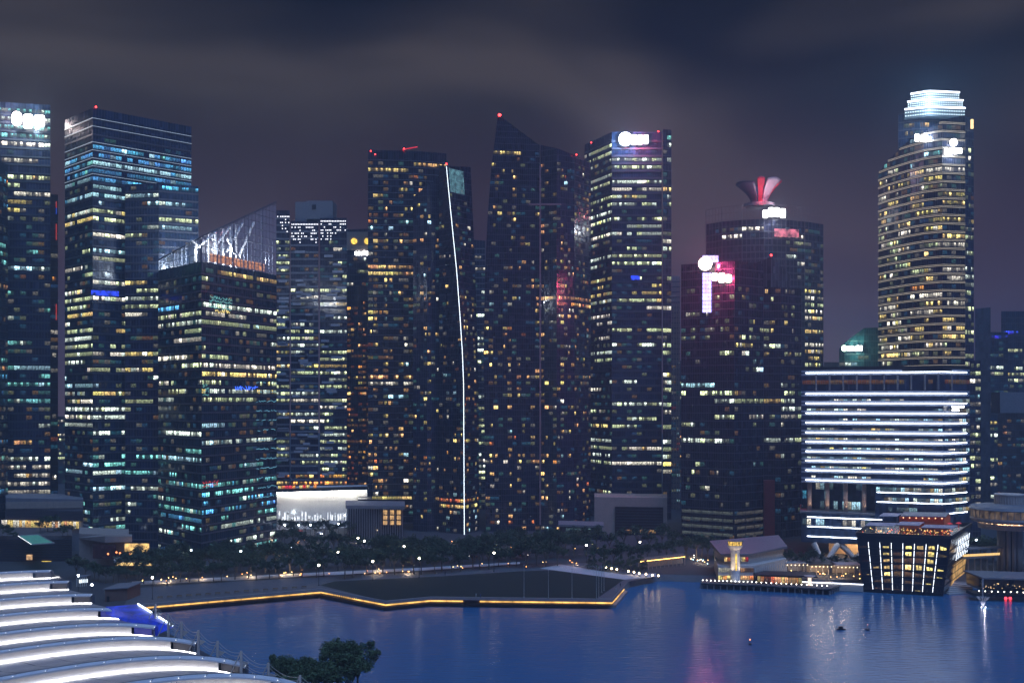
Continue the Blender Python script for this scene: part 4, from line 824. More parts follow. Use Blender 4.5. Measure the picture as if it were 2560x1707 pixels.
# --- round lookout turret
rc = XY(2524, 488); zt15 = lambda py: ZP(py, 488)
r15 = thing('lookout_tower', (rc.x, rc.y, GZ), 'round lookout turret with glazed drum on a ribbed concrete stalk', 'tower')
M_PALE = pmat('pale_ribbed_concrete', (0.50, 0.44, 0.40), 0.8, 0, 0.12, 0.5)
q = MB()
for k in range(12):
    an = 2 * math.pi * k / 12; MB().tube((rc.x + 4.3 * math.cos(an), rc.y + 4.3 * math.sin(an), GZ), (rc.x + 4.3 * math.cos(an), rc.y + 4.3 * math.sin(an), zt15(1322)), 0.95, n=8).build('rib', M_PALE, r15, smooth=True)
MB().lathe((rc.x, rc.y), [(4.0, GZ), (4.0, zt15(1322))], 24).build('core', M_DARK, r15)
MB().lathe((rc.x, rc.y), [(4.2, zt15(1323)), (13.0, zt15(1319)), (13.3, zt15(1306)), (12.9, zt15(1306)), (12.7, zt15(1316)), (5, zt15(1316))], 40).build('lower_gallery', M_PALE, r15)
MB().lathe((rc.x, rc.y), [(5.5, zt15(1316)), (5.5, zt15(1300))], 24).build('gallery_core', pmat('tan_wall', (0.45, 0.33, 0.25), 0.7), r15)
MB().lathe((rc.x, rc.y), [(5.6, zt15(1303)), (15.6, zt15(1302)), (16.4, zt15(1296)), (16.4, zt15(1291))], 40).build('drum_skirt', M_PALE, r15)
MB().lathe((rc.x, rc.y), [(16.2, zt15(1291)), (16.2, zt15(1272))], 40).build('drum_glazing', emat('drum_window_glow', (0.9, 0.62, 0.40), 0.10, var=1.0, scale=0.5), r15)
q = MB()
for k in range(40):
    an = 2 * math.pi * k / 40; MB().box(rc.x + 16.3 * math.cos(an) - 0.12, rc.y + 16.3 * math.sin(an) - 0.12, zt15(1291), rc.x + 16.3 * math.cos(an) + 0.12, rc.y + 16.3 * math.sin(an) + 0.12, zt15(1272)).build('mullion', M_GREY, r15)
MB().lathe((rc.x, rc.y), [(16.4, zt15(1272)), (17.0, zt15(1270)), (16.0, zt15(1264)), (7, zt15(1258)), (6.4, zt15(1258))], 40).build('drum_roof', M_GREY, r15)
MB().lathe((rc.x, rc.y), [(6.1, zt15(1260)), (6.1, zt15(1238)), (6.5, zt15(1237)), (6.5, zt15(1234)), (0.1, zt15(1234))], 36).build('plant_drum', M_PALE, r15)
for k in range(36):
    an = 2 * math.pi * k / 36; MB().box(rc.x + 6.25 * math.cos(an) - 0.14, rc.y + 6.25 * math.sin(an) - 0.14, zt15(1259), rc.x + 6.25 * math.cos(an) + 0.14, rc.y + 6.25 * math.sin(an) + 0.14, zt15(1239)).build('drum_rib', M_PALE, r15)
for k in range(14):
    an = R(185 + k * 13); MB().ball((rc.x + 12.3 * math.cos(an), rc.y + 12.3 * math.sin(an), zt15(1304)), 0.28, 6).build('gallery_lamp', emat('gallery_lamp_light', (1, 0.72, 0.4), 5), r15)
for an in (200, 225, 250, 275, 300):
    ld = bpy.data.lights.new('gallery_light', 'POINT'); ld.energy = 1800; ld.color = (1, 0.72, 0.5); ld.shadow_soft_size = 0.3; lo = bpy.data.objects.new('gallery_light', ld); col.objects.link(lo); lo.location = (rc.x + 10 * math.cos(R(an)), rc.y + 10 * math.sin(R(an)), zt15(1308)); hang(lo, r15)
# --- podium of beige ribbed cladding above a lit shop row
r = thing('podium_building', (*XY(110, 575), GZ), 'low podium clad in beige panels above ribbed grey wall and a warm-lit glass row', 'building')
Dp = (566, 558); 
slab(r, 'facade', (14, 208), Dp, GZ, ZP(1246, 562), 30, M_GREY)
slab(r, 'wing_wall', (205, 222), (560, 558), GZ, ZP(1312, 560), 20, M_GREY)
for c in range(13):
    x0, x1 = 16 + c * 14.7, 16 + c * 14.7 + 14.2; slab(r, 'cladding_panel', (x0, x1), (565.9 - c * 0.6, 565.9 - (c + 1) * 0.6), ZP(1273 - c * 0.5, 562), ZP(1256 - c * 0.45, 562), 1.0, M_BEIGE, 0.5)
for j in range(8): slab(r, 'rib', (15, 207), Dp, ZP(1300 - j * 3.4, 562), ZP(1299 - j * 3.4, 562), 1.0, M_BAND, 0.35)
win_row(r, 6, 566, 200, 558, ZP(1318, 562), ZP(1301, 562), 26, lambda c: (rg.choice(('yellow', 'warm', 'white')), 2), 0.9, 0.8)
# --- rooftop pool terrace
r = thing('pool_terrace', (*XY(70, 545), GZ), 'planted roof terrace with a lit turquoise swimming pool above louvred walls', 'terrace')
slab(r, 'deck_block', (-60, 180), (520, 520), GZ, 15.0, 34, pmat('terrace_stone', (0.12, 0.10, 0.10), 0.8))
def tp_(px, py, z=15.0): return G(px, py, z)
q = MB(); pool = [tp_(46, 1339, 15.25), tp_(96, 1336, 15.25), tp_(136, 1357, 15.25), tp_(80, 1361, 15.25)]; q.poly(pool[::-1]); q.build('pool_water', emat('pool_underwater_light', (0.05, 0.30, 0.30), 0.55, var=0.25, scale=0.4), r)
for a, b in zip(pool, pool[1:] + pool[:1]): MB().tube(a, b, 0.3, n=5).build('pool_edge', M_CONC, r)
for k in range(12):
    p = pool[0].lerp(pool[3], k / 11); MB().ball(p + Vector((-0.5, 0, 0.3)), 0.16, 6).build('pool_lamp', emat('pool_lamp_light', (0.9, 0.95, 1), 4), r)
for j in range(9): slab(r, 'louvre', (-55, 180), (519.6, 519.6), 4 + j * 1.15, 4.35 + j * 1.15, 0.5, M_BAND, 0.3)
MB().box(*W(66, 1399, 519), *(W(80, 1386, 519) + Vector((0, 0.4, 0)))).build('lit_window', emat('terrace_amber_window', (1, 0.6, 0.3), 0.8, var=0.8), r)
MB().box(*W(104, 1415, 519), *(W(127, 1402, 519) + Vector((0, 0.4, 0)))).build('lit_window', emat('terrace_yellow_window', (1, 0.7, 0.12), 1.3, var=0.6), r)
# --- hall with warm glass corner
r = thing('event_hall', (*XY(290, 505), GZ), 'low event hall with amber-lit glass corner and thin flat canopy by the trees', 'building')
slab(r, 'rear_block', (198, 322), (512, 504), GZ, ZP(1336, 508), 26, pmat('hall_render', (0.32, 0.26, 0.23), 0.8))
f = [XY(198, 512), XY(262, 498), XY(330, 500)]; MB().prism(f + [f[2] * 1.05, f[0] * 1.05], ZP(1352, 503), [ZP(1350, 503), ZP(1338, 500), ZP(1340, 500), ZP(1338, 520), ZP(1342, 520)]).build('raked_roof', pmat('hall_roof', (0.30, 0.26, 0.24), 0.8), r)
for k in range(9):
    a, b = W(312 + k * 6.8, 1402, 495), W(312 + k * 6.8 + 6.1, 1358, 495); MB().box(a.x, 494.8, a.z, b.x, 495.2, b.z).build('glass_panel', emat('hall_amber_light', (1.0, 0.62, 0.20), 0.95, var=0.85, scale=0.35), r)
for k in range(12):
    a, b = W(288 + k * 8, 1413, 493), W(288 + k * 8 + 7, 1405, 493); MB().box(a.x, 492.8, a.z, b.x, 493.2, b.z).build('shop_window', emat('shop_yellow_light', (1.0, 0.66, 0.24), 1.2, var=0.7, scale=0.5), r)
slab(r, 'canopy', (285, 396), (490, 488), ZP(1405, 490), ZP(1401, 490), 14, M_PALE)
slab(r, 'side_glazing', (232, 290), (499, 496), ZP(1396, 498), ZP(1362, 498), 3, glassmat('hall_red_glass', (0.08, 0.03, 0.03)))
for x, y in ((270, 1384), (291, 1380), (300, 1382), (325, 1383)): MB().ball(W(x, y, 492), 0.45, 6).build('lantern', emat('lantern_orange', (1, 0.3, 0.1), 3), r)
MB().box(*W(379, 1405, 505), *(W(390, 1392, 505) + Vector((0, 0.4, 0)))).build('kiosk_window', emat('terrace_amber_window', (1, 0.6, 0.3), 0.8), r)
r = thing('banner', (*XY(406, 505), GZ), 'upright blue-lit banner standing by the amber-lit hall', 'sign')
a, b = W(401, 1386, 505), W(411, 1367, 505); q = MB(); q.box(a.x, 504.7, a.z, b.x, 505.2, b.z); q.build('panel', emat('blue_banner_light', (0.08, 0.32, 1.0), 1.6, var=0.8, scale=1.0), r); MB().tube(((a.x + b.x) / 2, 505.1, GZ), ((a.x + b.x) / 2, 505.1, a.z), 0.15, n=6).build('post', M_DARK, r)
# --- white-lit hall behind the road
r = thing('convention_hall', (*XY(800, 655), GZ), 'long low hall with floodlit white curtain-like wall under a dark fascia', 'building')
slab(r, 'rear_wall', (690, 918), (645, 662), GZ, ZP(1222, 655), 26, pmat('white_wall', (0.78, 0.77, 0.74), 0.7, 0, 0.1, 0.5, stretch=(1, 1, 0.05)))
for c in range(38): x = 691 + c * 6; slab(r, 'wall_panel', (x, x + 5.5), (645 + (x - 690) * 17 / 228, 645 + (x - 684.5) * 17 / 228), ZP(1298, 655), ZP(1228, 655), 0.4, pmat('white_wall', (0.8, 0.8, 0.8)), 0.45 + 0.12 * (c % 2))
slab(r, 'fascia', (688, 920), (639, 656), ZP(1226, 650), ZP(1220, 650), 10, M_DARK)
strip(r, 'light_strip', (692, 916), (642, 658.5), ZP(1229, 650), 0.30, emat('wall_washer', (1.0, 0.97, 0.92), 42, light=True), 1.0)
for k in range(30):
    x = 698 + k * 6.3 + rg.random() * 3; a, b = W(x, 1300, 643), W(x + rg.uniform(1.5, 4.5), rg.uniform(1276, 1294), 643); MB().box(a.x, 641.5, a.z, b.x, 642.0, b.z).build('shop_window', emat('hall_shop_light', (0.9, 0.95, 1.0), 1.2, var=0.9), r)
win_row(r, 694, 644, 800, 652, ZP(1219, 650), ZP(1212, 650), 12, lambda c: (rg.choice(('orange', 'yellow', 'red')), 2) if rg.random() < 0.7 else None, out=1.0)
# --- dark colonnaded hall
r = thing('colonnade_hall', (*XY(940, 615), GZ), 'dark flat-roofed hall with tall thin columns and amber windows beside white hall', 'building')
slab(r, 'facade', (868, 1008), (610, 606), GZ, ZP(1270, 608), 24, G2); slab(r, 'roof', (864, 1012), (606, 602), ZP(1270, 608) + 0.01, ZP(1263, 606), 30, M_GREY)
for c in range(24): x = 870 + c * 5.9; p = XY(x, 605.5); MB().box(p.x - 0.25, p.y - 0.5, GZ, p.x + 0.25, p.y + 0.5, ZP(1271, 606)).build('column', M_GREY, r)
for c, x in enumerate((963, 980, 997)):
    for j in range(3): a, b = W(x - 5, 1285 + j * 13 + 0, 604), W(x + 5, 1275 + j * 13, 604); MB().box(a.x, 603.8, a.z, b.x, 604.2, b.z).build('window', emat('amber_window_tall', (1, 0.58, 0.22), 0.7, var=0.6), r)
slab(r, 'upper_block', (895, 1040), (640, 640), ZP(1262, 640), ZP(1248, 640), 20, M_DARK); win_row(r, 930, 639, 1030, 639, ZP(1247, 640), ZP(1240, 640), 8, lambda c: ('yellow', rg.choice((1, 2))))
# --- beige box with dark recess
r = thing('bank_hall', (*XY(1575, 620), GZ), 'plain beige cube hall with dark recessed front between red-signed and pointed towers', 'building')
slab(r, 'facade', (1486, 1668), (628, 622), GZ, ZP(1243, 625), 26, M_BEIGE)
slab(r, 'recess', (1538, 1658), (626.4, 622.2), GZ, ZP(1266, 625), 1.5, pmat('recess_dark', (0.02, 0.018, 0.02), 0.4), 1.0)
for j in range(9): slab(r, 'louvre', (1539, 1657), (625.2, 621.2), ZP(1330 - j * 7, 625), ZP(1329 - j * 7, 625), 0.4, M_BAND, 0.3)
win_row(r, 1560, 625, 1640, 622, ZP(1330, 625), ZP(1322, 625), 8, lambda c: ('warm', 1) if rg.random() < 0.5 else None, out=2.2)
r = thing('glass_pavilion', (*XY(1470, 600), GZ), 'flat glass pavilion with dim white rooms at the foot of the pointed tower', 'building')
slab(r, 'facade', (1400, 1505), (606, 600), GZ, ZP(1316, 602), 14, G2); slab(r, 'roof', (1396, 1509), (603, 597), ZP(1316, 602) + 0.01, ZP(1311, 602), 20, M_GREY)
win_row(r, 1402, 605, 1503, 600, ZP(1336, 602), ZP(1320, 602), 16, lambda c: ('cool', rg.choice((0, 1))) if rg.random() < 0.8 else None)
r = thing('entrance_lobby', (*XY(1222, 585), GZ), 'small lobby glowing warm white at the foot of the curved tower', 'building')
slab(r, 'facade', (1203, 1246), (592, 588), GZ, ZP(1346, 590), 12, M_CONC); win_row(r, 1204, 591.6, 1245, 588, GZ + 0.6, ZP(1352, 590), 6, lambda c: (rg.choice(('warm', 'white')), 2)); slab(r, 'roof', (1200, 1249), (589, 585), ZP(1346, 590) + 0.01, ZP(1343, 590), 15, M_GREY)
# --- far low blocks in the gaps
for k, (x0, x1, yt, D, lab, den) in enumerate(((120, 176, 1040, 1000, 'distant low block under construction lights between two towers', 0.5), (470, 705, 960, 900, 'distant flat block hidden behind the raked-crown tower', 0.3), (1660, 1720, 900, 950, 'distant pale block behind the thin beige slab', 0.3),
        (2050, 2110, 915, 900, 'distant low block glimpsed beside the sloping-roof block', 0.3), (2060, 2210, 905, 830, 'wide low grey block with orange shop sign behind the striped building', 0.15), (2430, 2640, 940, 900, 'distant wide dark block behind the round turret', 0.2), (-60, 60, 1000, 950, 'distant block behind the teal-topped tower', 0.2))):
    r = thing('office_block', (*XY((x0 + x1) / 2, D + 10), GZ), lab, 'building')
    tower(r, [(x0, yt, D), (x1, yt + 2, D)], [(yt + 6, 1280, den, (('warm', 2), ('white', 2), ('green', 1)), 'o')], floor_h=4.2, bay=3.2, glass=G2 if k % 2 else G5, seed=200 + k, cap=60, mull=0, depth=20)
# ================================================================== shore: paving, lawn, roads
def sheet(name, pts, z, mat_, kind='structure', zz=None):
    return MB().poly([(*gp(px, py, z), z) for px, py in pts][::-1]).build(name, mat_, kind=kind)
sheet('promenade', [(300, 1535), (372, 1515), (801, 1478), (965, 1509), (1076, 1498), (1530, 1504), (1571, 1453), (1640, 1440), (1500, 1405), (1300, 1412), (1080, 1428), (820, 1440), (600, 1452), (330, 1470)], GZ + 0.01, M_PAVE)
sheet('lawn', [(838, 1452), (800, 1462), (960, 1502), (1076, 1492), (1490, 1497), (1560, 1448), (1510, 1422), (1300, 1427), (1100, 1440)], GZ + 0.02, M_LAWN)
sheet('footpath', [(330, 1462), (600, 1449), (820, 1437), (1080, 1424), (1300, 1409), (1300, 1404), (1080, 1417), (820, 1429), (600, 1440), (330, 1453)], GZ + 0.03, M_PATHL)
sheet('road', [(690, 1322), (900, 1366), (1040, 1385), (1240, 1402), (1480, 1388), (1700, 1380), (1700, 1372), (1480, 1378), (1240, 1390), (1050, 1374), (910, 1355), (700, 1313)], GZ + 0.02, M_ROAD)
sheet('path', [(1350, 1420), (1560, 1448), (1640, 1441), (1640, 1432), (1560, 1436), (1400, 1410)], GZ + 0.035, M_PATHL)
# light trails are left as what they are at rest: kerbs and lane lines
for k, (pts) in enumerate(([(700, 1317), (905, 1360), (1045, 1379), (1240, 1396), (1480, 1383)],)):
    q = MB()
    for a, b in zip(pts, pts[1:]):
        for j in range(14):
            p, s = G(*a, GZ + 0.03), G(*b, GZ + 0.03); u0, u1 = j / 14, (j + 0.45) / 14; A, B = p.lerp(s, u0), p.lerp(s, u1); t = (B - A).normalized(); n_ = Vector((t.y, -t.x, 0)) * 0.12
            q.add([A - n_, A + n_, B + n_, B - n_], [(0, 1, 2, 3)])
    q.build('lane_marking', pmat('road_paint', (0.7, 0.7, 0.68), 0.7), kind='structure')
# ------------------------------------------------------------------ quay wall with amber light ledge
rq = thing('quay_wall', (*gp(1300, 1510), 0), 'stepped concrete quay wall with an amber light ledge along the promenade', 'wall')
M_AMB = emat('amber_ledge_light', (1.0, 0.55, 0.14), 1.5, light=True, var=0.6, scale=0.22)
lp = [gp(px, py, 1.9) for px, py in LEDGE]; w0, w1, w2 = inset(lp, 0.0), inset(lp, 0.9), inset(lp, 1.4)
for i in range(len(lp) - 1):
    nseg = max(1, int((Vector(lp[i + 1]) - Vector(lp[i])).length / 6))
    for s in range(nseg):
        u0, u1 = s / nseg, (s + 1) / nseg - 0.004
        def L_(c, u): return c[i].lerp(c[i + 1], u)
        a, b, c, d = L_(w2, u0), L_(w2, u1), L_(w0, u0), L_(w0, u1)
        q = MB(); q.add([(a.x, a.y, -1), (b.x, b.y, -1), (b.x, b.y, 1.0), (a.x, a.y, 1.0), (c.x, c.y, 1.0), (d.x, d.y, 1.0)], [(0, 1, 2, 3), (3, 2, 5, 4)]); q.build('wall_block', M_CONC, rq)
    a, b = w0[i], w0[i + 1]; e_, f_ = w1[i], w1[i + 1]
    for s in range(nseg):
        u0, u1 = s / nseg + 0.0008, (s + 1) / nseg - 0.0012
        if i == 3 and 0.170 < u0 < 0.184: continue
        A, B = a.lerp(b, u0), a.lerp(b, u1); q = MB(); q.add([(A.x, A.y, 1.3), (B.x, B.y, 1.3), (B.x, B.y, 1.85), (A.x, A.y, 1.85)], [(0, 1, 2, 3)]); q.build('amber_light', M_AMB, rq)
    q = MB(); q.add([(e_.x, e_.y, 2.5), (f_.x, f_.y, 2.5), (f_.x, f_.y, 3.15), (e_.x, e_.y, 3.15), (a.x, a.y + 0.6, 2.5), (b.x, b.y + 0.6, 2.5), (b.x, b.y + 0.6, 3.15), (a.x, a.y + 0.6, 3.15)], [(0, 1, 2, 3), (3, 2, 6, 7), (4, 5, 1, 0)]) 
    q2 = MB(); q2.add([(a.x, a.y, 2.0), (b.x, b.y, 2.0), (b.x, b.y, 3.1), (a.x, a.y, 3.1), (a.x, a.y + 1.0, 3.1), (b.x, b.y + 1.0, 3.1)], [(0, 1, 2, 3), (3, 2, 5, 4)]); q2.build('coping', M_CONC, rq)
# railing-like bollard row at the lawn corner
for k in range(24):
    p = G(835 + k * 5.4, 1489 + k * 0.75, GZ); r = thing('bollard', p, 'short steel bollard in the row along the quay edge of the lawn', 'bollard', 'bollards along the quay')
    if k == 0: b0_m = MB().tube((0, 0, 0), (0, 0, 1.0), 0.16, 0.13, n=8).ball((0, 0, 1.02), 0.17, 8).mesh('post', M_GREY); b0_c = MB().lathe((0, 0), [(0.24, 0.0), (0.24, 0.08), (0.14, 0.1)], 8).mesh('foot', M_DARK)
    place('post', b0_m, Matrix.Translation(p), r); place('foot', b0_c, Matrix.Translation(p), r)
# ------------------------------------------------------------------ trees
def leafmat(name, c):
    m, t, b = nmat(name)
    g = t.nodes.new('ShaderNodeNewGeometry'); n = t.nodes.new('ShaderNodeTexNoise'); n.inputs['Scale'].default_value = 0.45; n.inputs['Detail'].default_value = 4
    r = t.nodes.new('ShaderNodeValToRGB'); r.color_ramp.elements[0].color = (*[x * 0.45 for x in c], 1); r.color_ramp.elements[1].color = (*[x * 1.5 for x in c], 1); r.color_ramp.elements[0].position = 0.3; r.color_ramp.elements[1].position = 0.7
    t.links.new(g.outputs['Position'], n.inputs['Vector']); t.links.new(n.outputs['Fac'], r.inputs[0]); t.links.new(r.outputs[0], b.inputs['Base Color']); b.inputs['Roughness'].default_value = 0.7
    return m
LEAF = leafmat('tree_foliage', (0.045, 0.075, 0.030)); LEAFN = leafmat('near_tree_foliage', (0.075, 0.12, 0.045)); BARK = pmat('bark', (0.16, 0.13, 0.10), 0.9, 0, 0.3, 2)
def make_tree(kind, seed, nleaf, hh=11.0, ls=0.55, leaf=LEAF):
    rg = random.Random(seed); tk = MB(); lf = MB(); th = hh * (0.34 if kind != 'cone' else 0.12)
    lean = Vector((rg.uniform(-.4, .4), rg.uniform(-.4, .4), th)); tk.tube((0, 0, -0.3), lean, 0.32 * hh / 11, 0.2 * hh / 11, n=7)
    cl = []
    if kind == 'cone':
        tk.tube(lean, (0, 0, hh), 0.2, 0.03, n=6)
        for k in range(40): v = rg.random(); an = rg.random() * 6.28; rr = (1 - v) * hh * 0.20 + 0.2; cl.append((Vector((rr * math.cos(an), rr * math.sin(an), th + v * (hh - th))), 0.55 + 0.8 * (1 - v)))
    else:
        nl = rg.randint(5, 7); spread = hh * (0.46 if kind == 'umbrella' else 0.34)
        for k in range(nl):
            an = 6.28 * k / nl + rg.uniform(-.4, .4); rr = spread * rg.uniform(0.5, 0.95); tip = Vector((rr * math.cos(an), rr * math.sin(an), hh * rg.uniform(0.62, 0.84))); mid = lean.lerp(tip, 0.5) + Vector((0, 0, hh * 0.05))
            tk.tube(lean, mid, 0.16 * hh / 11, 0.10 * hh / 11, n=5); tk.tube(mid, tip, 0.10 * hh / 11, 0.04, n=5)
            for j in range(rg.randint(3, 5)): cl.append((tip + Vector((rg.gauss(0, 1), rg.gauss(0, 1), rg.gauss(0, 0.5))) * hh * 0.10, hh * rg.uniform(0.07, 0.13)))
        for k in range(7): an = rg.random() * 6.28; rr = spread * rg.random() * 0.6; cl.append((Vector((rr * math.cos(an), rr * math.sin(an), hh * rg.uniform(0.78, 0.95))), hh * rg.uniform(0.09, 0.14)))
    for k in range(nleaf):
        c, r_ = cl[rg.randrange(len(cl))]; d = Vector((rg.gauss(0, 1), rg.gauss(0, 1), rg.gauss(0, 0.65))); d = d.normalized() * r_ * rg.random() ** 0.4; p = c + d
        a = Vector((rg.gauss(0, 1), rg.gauss(0, 1), rg.gauss(0, .5))).normalized(); b = a.cross(Vector((rg.gauss(0, 1), rg.gauss(0, 1), rg.gauss(0, 1)))).normalized(); s = ls * rg.uniform(0.6, 1.3)
        lf.add([p - a * s, p - b * s * 0.45, p + a * s, p + b * s * 0.45], [(0, 1, 2, 3)])
    root = thing('tree', (0, 0, 0), 'x', 'tree'); ORG[root] = Vector((0, 0, 0))
    tk.build('trunk', BARK, root); lf.build('crown', leaf, root); return root
kinds = [make_tree('umbrella', 1, 900, 10.5), make_tree('umbrella', 2, 800, 9.5), make_tree('round', 3, 900, 12), make_tree('round', 4, 900, 13), make_tree('cone', 5, 700, 12)]
used = set()
def plant(k, px, py, sc, label, group, z=GZ):
    p = G(px, py, z); rz = rt.uniform(0, 6.28)
    if k not in used:
        used.add(k); r = kinds[k]; r.location = p; r.rotation_euler = (0, 0, rz); r.scale = (sc,) * 3; r['label'] = label; r['group'] = group; return r
    return copy_tree(kinds[k], p, rz, sc, label, group)
rt = random.Random(9)
def row(x0, y0, x1, y1, n, ks, s0, s1, label, group, jy=4):
    for i in range(n):
        u = (i + 0.5) / n; px = x0 + (x1 - x0) * u + rt.uniform(-6, 6); plant(rt.choice(ks), px, y0 + (y1 - y0) * u + rt.uniform(-jy, jy), rt.uniform(s0, s1), label, group)
row(345, 1462, 830, 1438, 17, (0, 1), 0.8, 1.1, 'spreading tree with bare forked stems in the row edging the pale footpath', 'trees along the pale footpath')
row(300, 1448, 830, 1424, 17, (0, 1, 2), 0.9, 1.25, 'spreading dark tree in the second row, behind those edging the pale footpath', 'second row of trees by the footpath')
row(335, 1432, 640, 1418, 11, (2, 3, 0), 0.8, 1.15, 'round dark tree in the belt between hall and glass tower foot', 'trees before the event hall')
row(850, 1444, 1120, 1428, 11, (0, 1, 2), 0.9, 1.2, 'spreading dark tree at the lawn end of the promenade', 'trees beside the lawn')
row(840, 1424, 1120, 1410, 11, (2, 3), 0.8, 1.15, 'tall round dark tree behind the spreading trees at the lawn end', 'round trees beyond the lawn end')
row(1120, 1428, 1400, 1410, 12, (0, 1, 2), 0.8, 1.15, 'dark tree lining the path behind the lawn flagpoles', 'trees behind the lawn')
row(1120, 1408, 1480, 1390, 14, (2, 3), 0.8, 1.1, 'round dark tree between the lawn path and the road', 'round trees between lawn path and road')
row(690, 1372, 1120, 1402, 14, (2, 3, 0), 0.75, 1.0, 'small round tree lining the road before the white-lit hall', 'trees along the road')
row(1130, 1388, 1700, 1372, 18, (2, 3), 0.75, 1.0, 'round tree in the dark belt at the towers\' feet', 'trees at the tower feet')
row(1480, 1412, 1700, 1398, 10, (2, 3, 0), 0.6, 0.9, 'small tree near the amber boat landing', 'trees near the boat landing')
row(1470, 1424, 1620, 1428, 5, (4,), 0.75, 1.0, 'slender conical tree by the boat landing path', 'conical trees')
row(1700, 1392, 1850, 1396, 10, (2, 3, 4), 0.6, 0.9, 'dark tree behind the white pier turret', 'trees behind the pier')
row(1960, 1425, 2190, 1428, 8, (4, 2), 0.55, 0.85, 'lamp-lit tree under the raking legs of the striped building', 'trees under the striped building')
row(2425, 1400, 2500, 1405, 5, (2, 3), 0.7, 1.0, 'dark tree between hotel and round turret', 'trees by the round turret')
row(690, 1338, 880, 1348, 7, (2, 0), 0.7, 0.95, 'dark tree before the floodlit white hall', 'trees before the white hall')
row(185, 1442, 330, 1462, 8, (2, 3, 0), 0.55, 0.85, 'dark tree between the stepped roof and the amber-lit hall', 'trees by the stepped roof')
for px, py, s in ((118, 1328, 0.75), (135, 1330, 0.7), (155, 1345, 0.6), (170, 1340, 0.55), (20, 1350, 0.55), (35, 1352, 0.4), (5, 1342, 0.6), (100, 1332, 0.5)):
    plant(rt.choice((0, 1, 2)), px, py, s, 'small tree on the roof terrace beside the turquoise pool', 'trees on the pool terrace', 15.0)
# large trees at the bottom of the picture, on the quay of the arcade
nt = [make_tree('round', 21, 7500, 17, 0.40, LEAFN), make_tree('round', 22, 6000, 14, 0.40, LEAFN)]
near_spots = ((712, 276, 0, 0.70), (762, 274, 1, 0.86), (842, 280, 0, 0.86), (892, 283, 0, 0.80), (806, 268, 1, 0.86), (738, 270, 1, 0.80), (872, 274, 1, 0.92))
near_lab = ('pale-lit leafy tree on the near quay, standing right beside the stepped roof', 'low leafy tree filling the gap between two taller near-quay trees', 'tallest leafy tree of the near quay, with pale forked limbs', 'dark bushy tree ending the near-quay clump over the water', 'short leafy tree in front of the tallest near-quay tree', 'bushy low tree behind the pale-lit tree beside the stepped roof', 'low dense tree between the tallest near-quay tree and the dark bushy end one')
for i, (px, D, k, s) in enumerate(near_spots):
    p = (*XY(px, D), GZ)
    if i < 2 and not used & {100 + k}: used.add(100 + k); r = nt[k]; r.location = p; r.scale = (s,) * 3; r['label'] = near_lab[i]; r['group'] = 'trees on the near quay'
    else: copy_tree(nt[k], p, i * 1.3, s, near_lab[i], 'trees on the near quay')
# ------------------------------------------------------------------ street lamps
def lamp(px, py, hgt, mat_, label, group, power=0, colr=(1, 0.88, 0.7), z=GZ):
    """px, py: the lamp head in the photograph; its foot is found from its height"""
    D = (H - z - hgt) * F / (py - HY); p = Vector(((px - CX) / F * D, D, z)); r = thing('street_lamp', p, label, 'street lamp', group); k = ('lp', hgt)
    if k not in LM: LM[k] = MB().tube((0, 0, 0), (0, 0, hgt), 0.13, 0.08, n=6).lathe((0, 0), [(0.3, 0), (0.3, 0.3), (0.13, 0.4)], 8).mesh('pole', M_DARK)
    if mat_ not in LM: LM[mat_] = MB().ball((0, 0, 0), 0.42, 10).mesh('globe', mat_)
    place('pole', LM[k], Matrix.Translation(p), r); place('globe', LM[mat_], Matrix.Translation(p + Vector((0, 0, hgt + 0.3))), r)
    if power:
        ld = bpy.data.lights.new('lamp_light', 'POINT'); ld.energy = power; ld.color = colr; ld.shadow_soft_size = 0.4; lo = bpy.data.objects.new('lamp_light', ld); col.objects.link(lo); lo.location = p + Vector((0, 0, hgt + 0.3)); hang(lo, r)
LM = {}
for px, py in ((381, 1445), (797, 1414), (932, 1404), (845, 1381), (1048, 1397), (1235, 1383), (1466, 1364), (1600, 1356)): lamp(px, py, 8, M_GLS, 'tall warm globe lamp standing among the promenade trees', 'promenade globe lamps', 2600)
for px, py in ((895, 1346), (911, 1353), (957, 1359), (1010, 1367)): lamp(px, py, 9, M_GLS, 'warm lamp on a tall pole along the road before the dark hall', 'road lamps', 2200)
for px, py in ((712, 1313), (747, 1313), (776, 1313), (862, 1289), (846, 1310), (725, 1277), (786, 1270), (735, 1281), (816, 1276)): lamp(px, py, 10, M_GLB, 'bright white lamp before the floodlit hall wall', 'lamps at the white hall', 2200, (0.9, 0.95, 1))
for px, py in ((299, 1334), (478, 1377), (602, 1379), (196, 1440), (230, 1463), (728, 1371)): lamp(px, py, 9, M_GLB, 'cool white lamp at the foot of the glass tower', 'cool lamps by the towers', 1800, (0.75, 0.88, 1))
for px, py in ((1515, 1419), (1529, 1422), (1542, 1424), (1571, 1429), (1585, 1431), (1598, 1434), (1615, 1436), (1631, 1439), (1646, 1440)): lamp(px, py, 1.1, emat('path_lamp_light', (1, 0.75, 0.4), 14), 'knee-high path light along the quay edge of the boat landing', 'path lights at the landing', 40)
for px, py in ((2450, 1349), (2452, 1369), (2441, 1351)): lamp(px, py, 9, M_GLB, 'cool lamp among trees beside the round turret', 'lamps by the round turret', 500, (0.75, 0.9, 1))
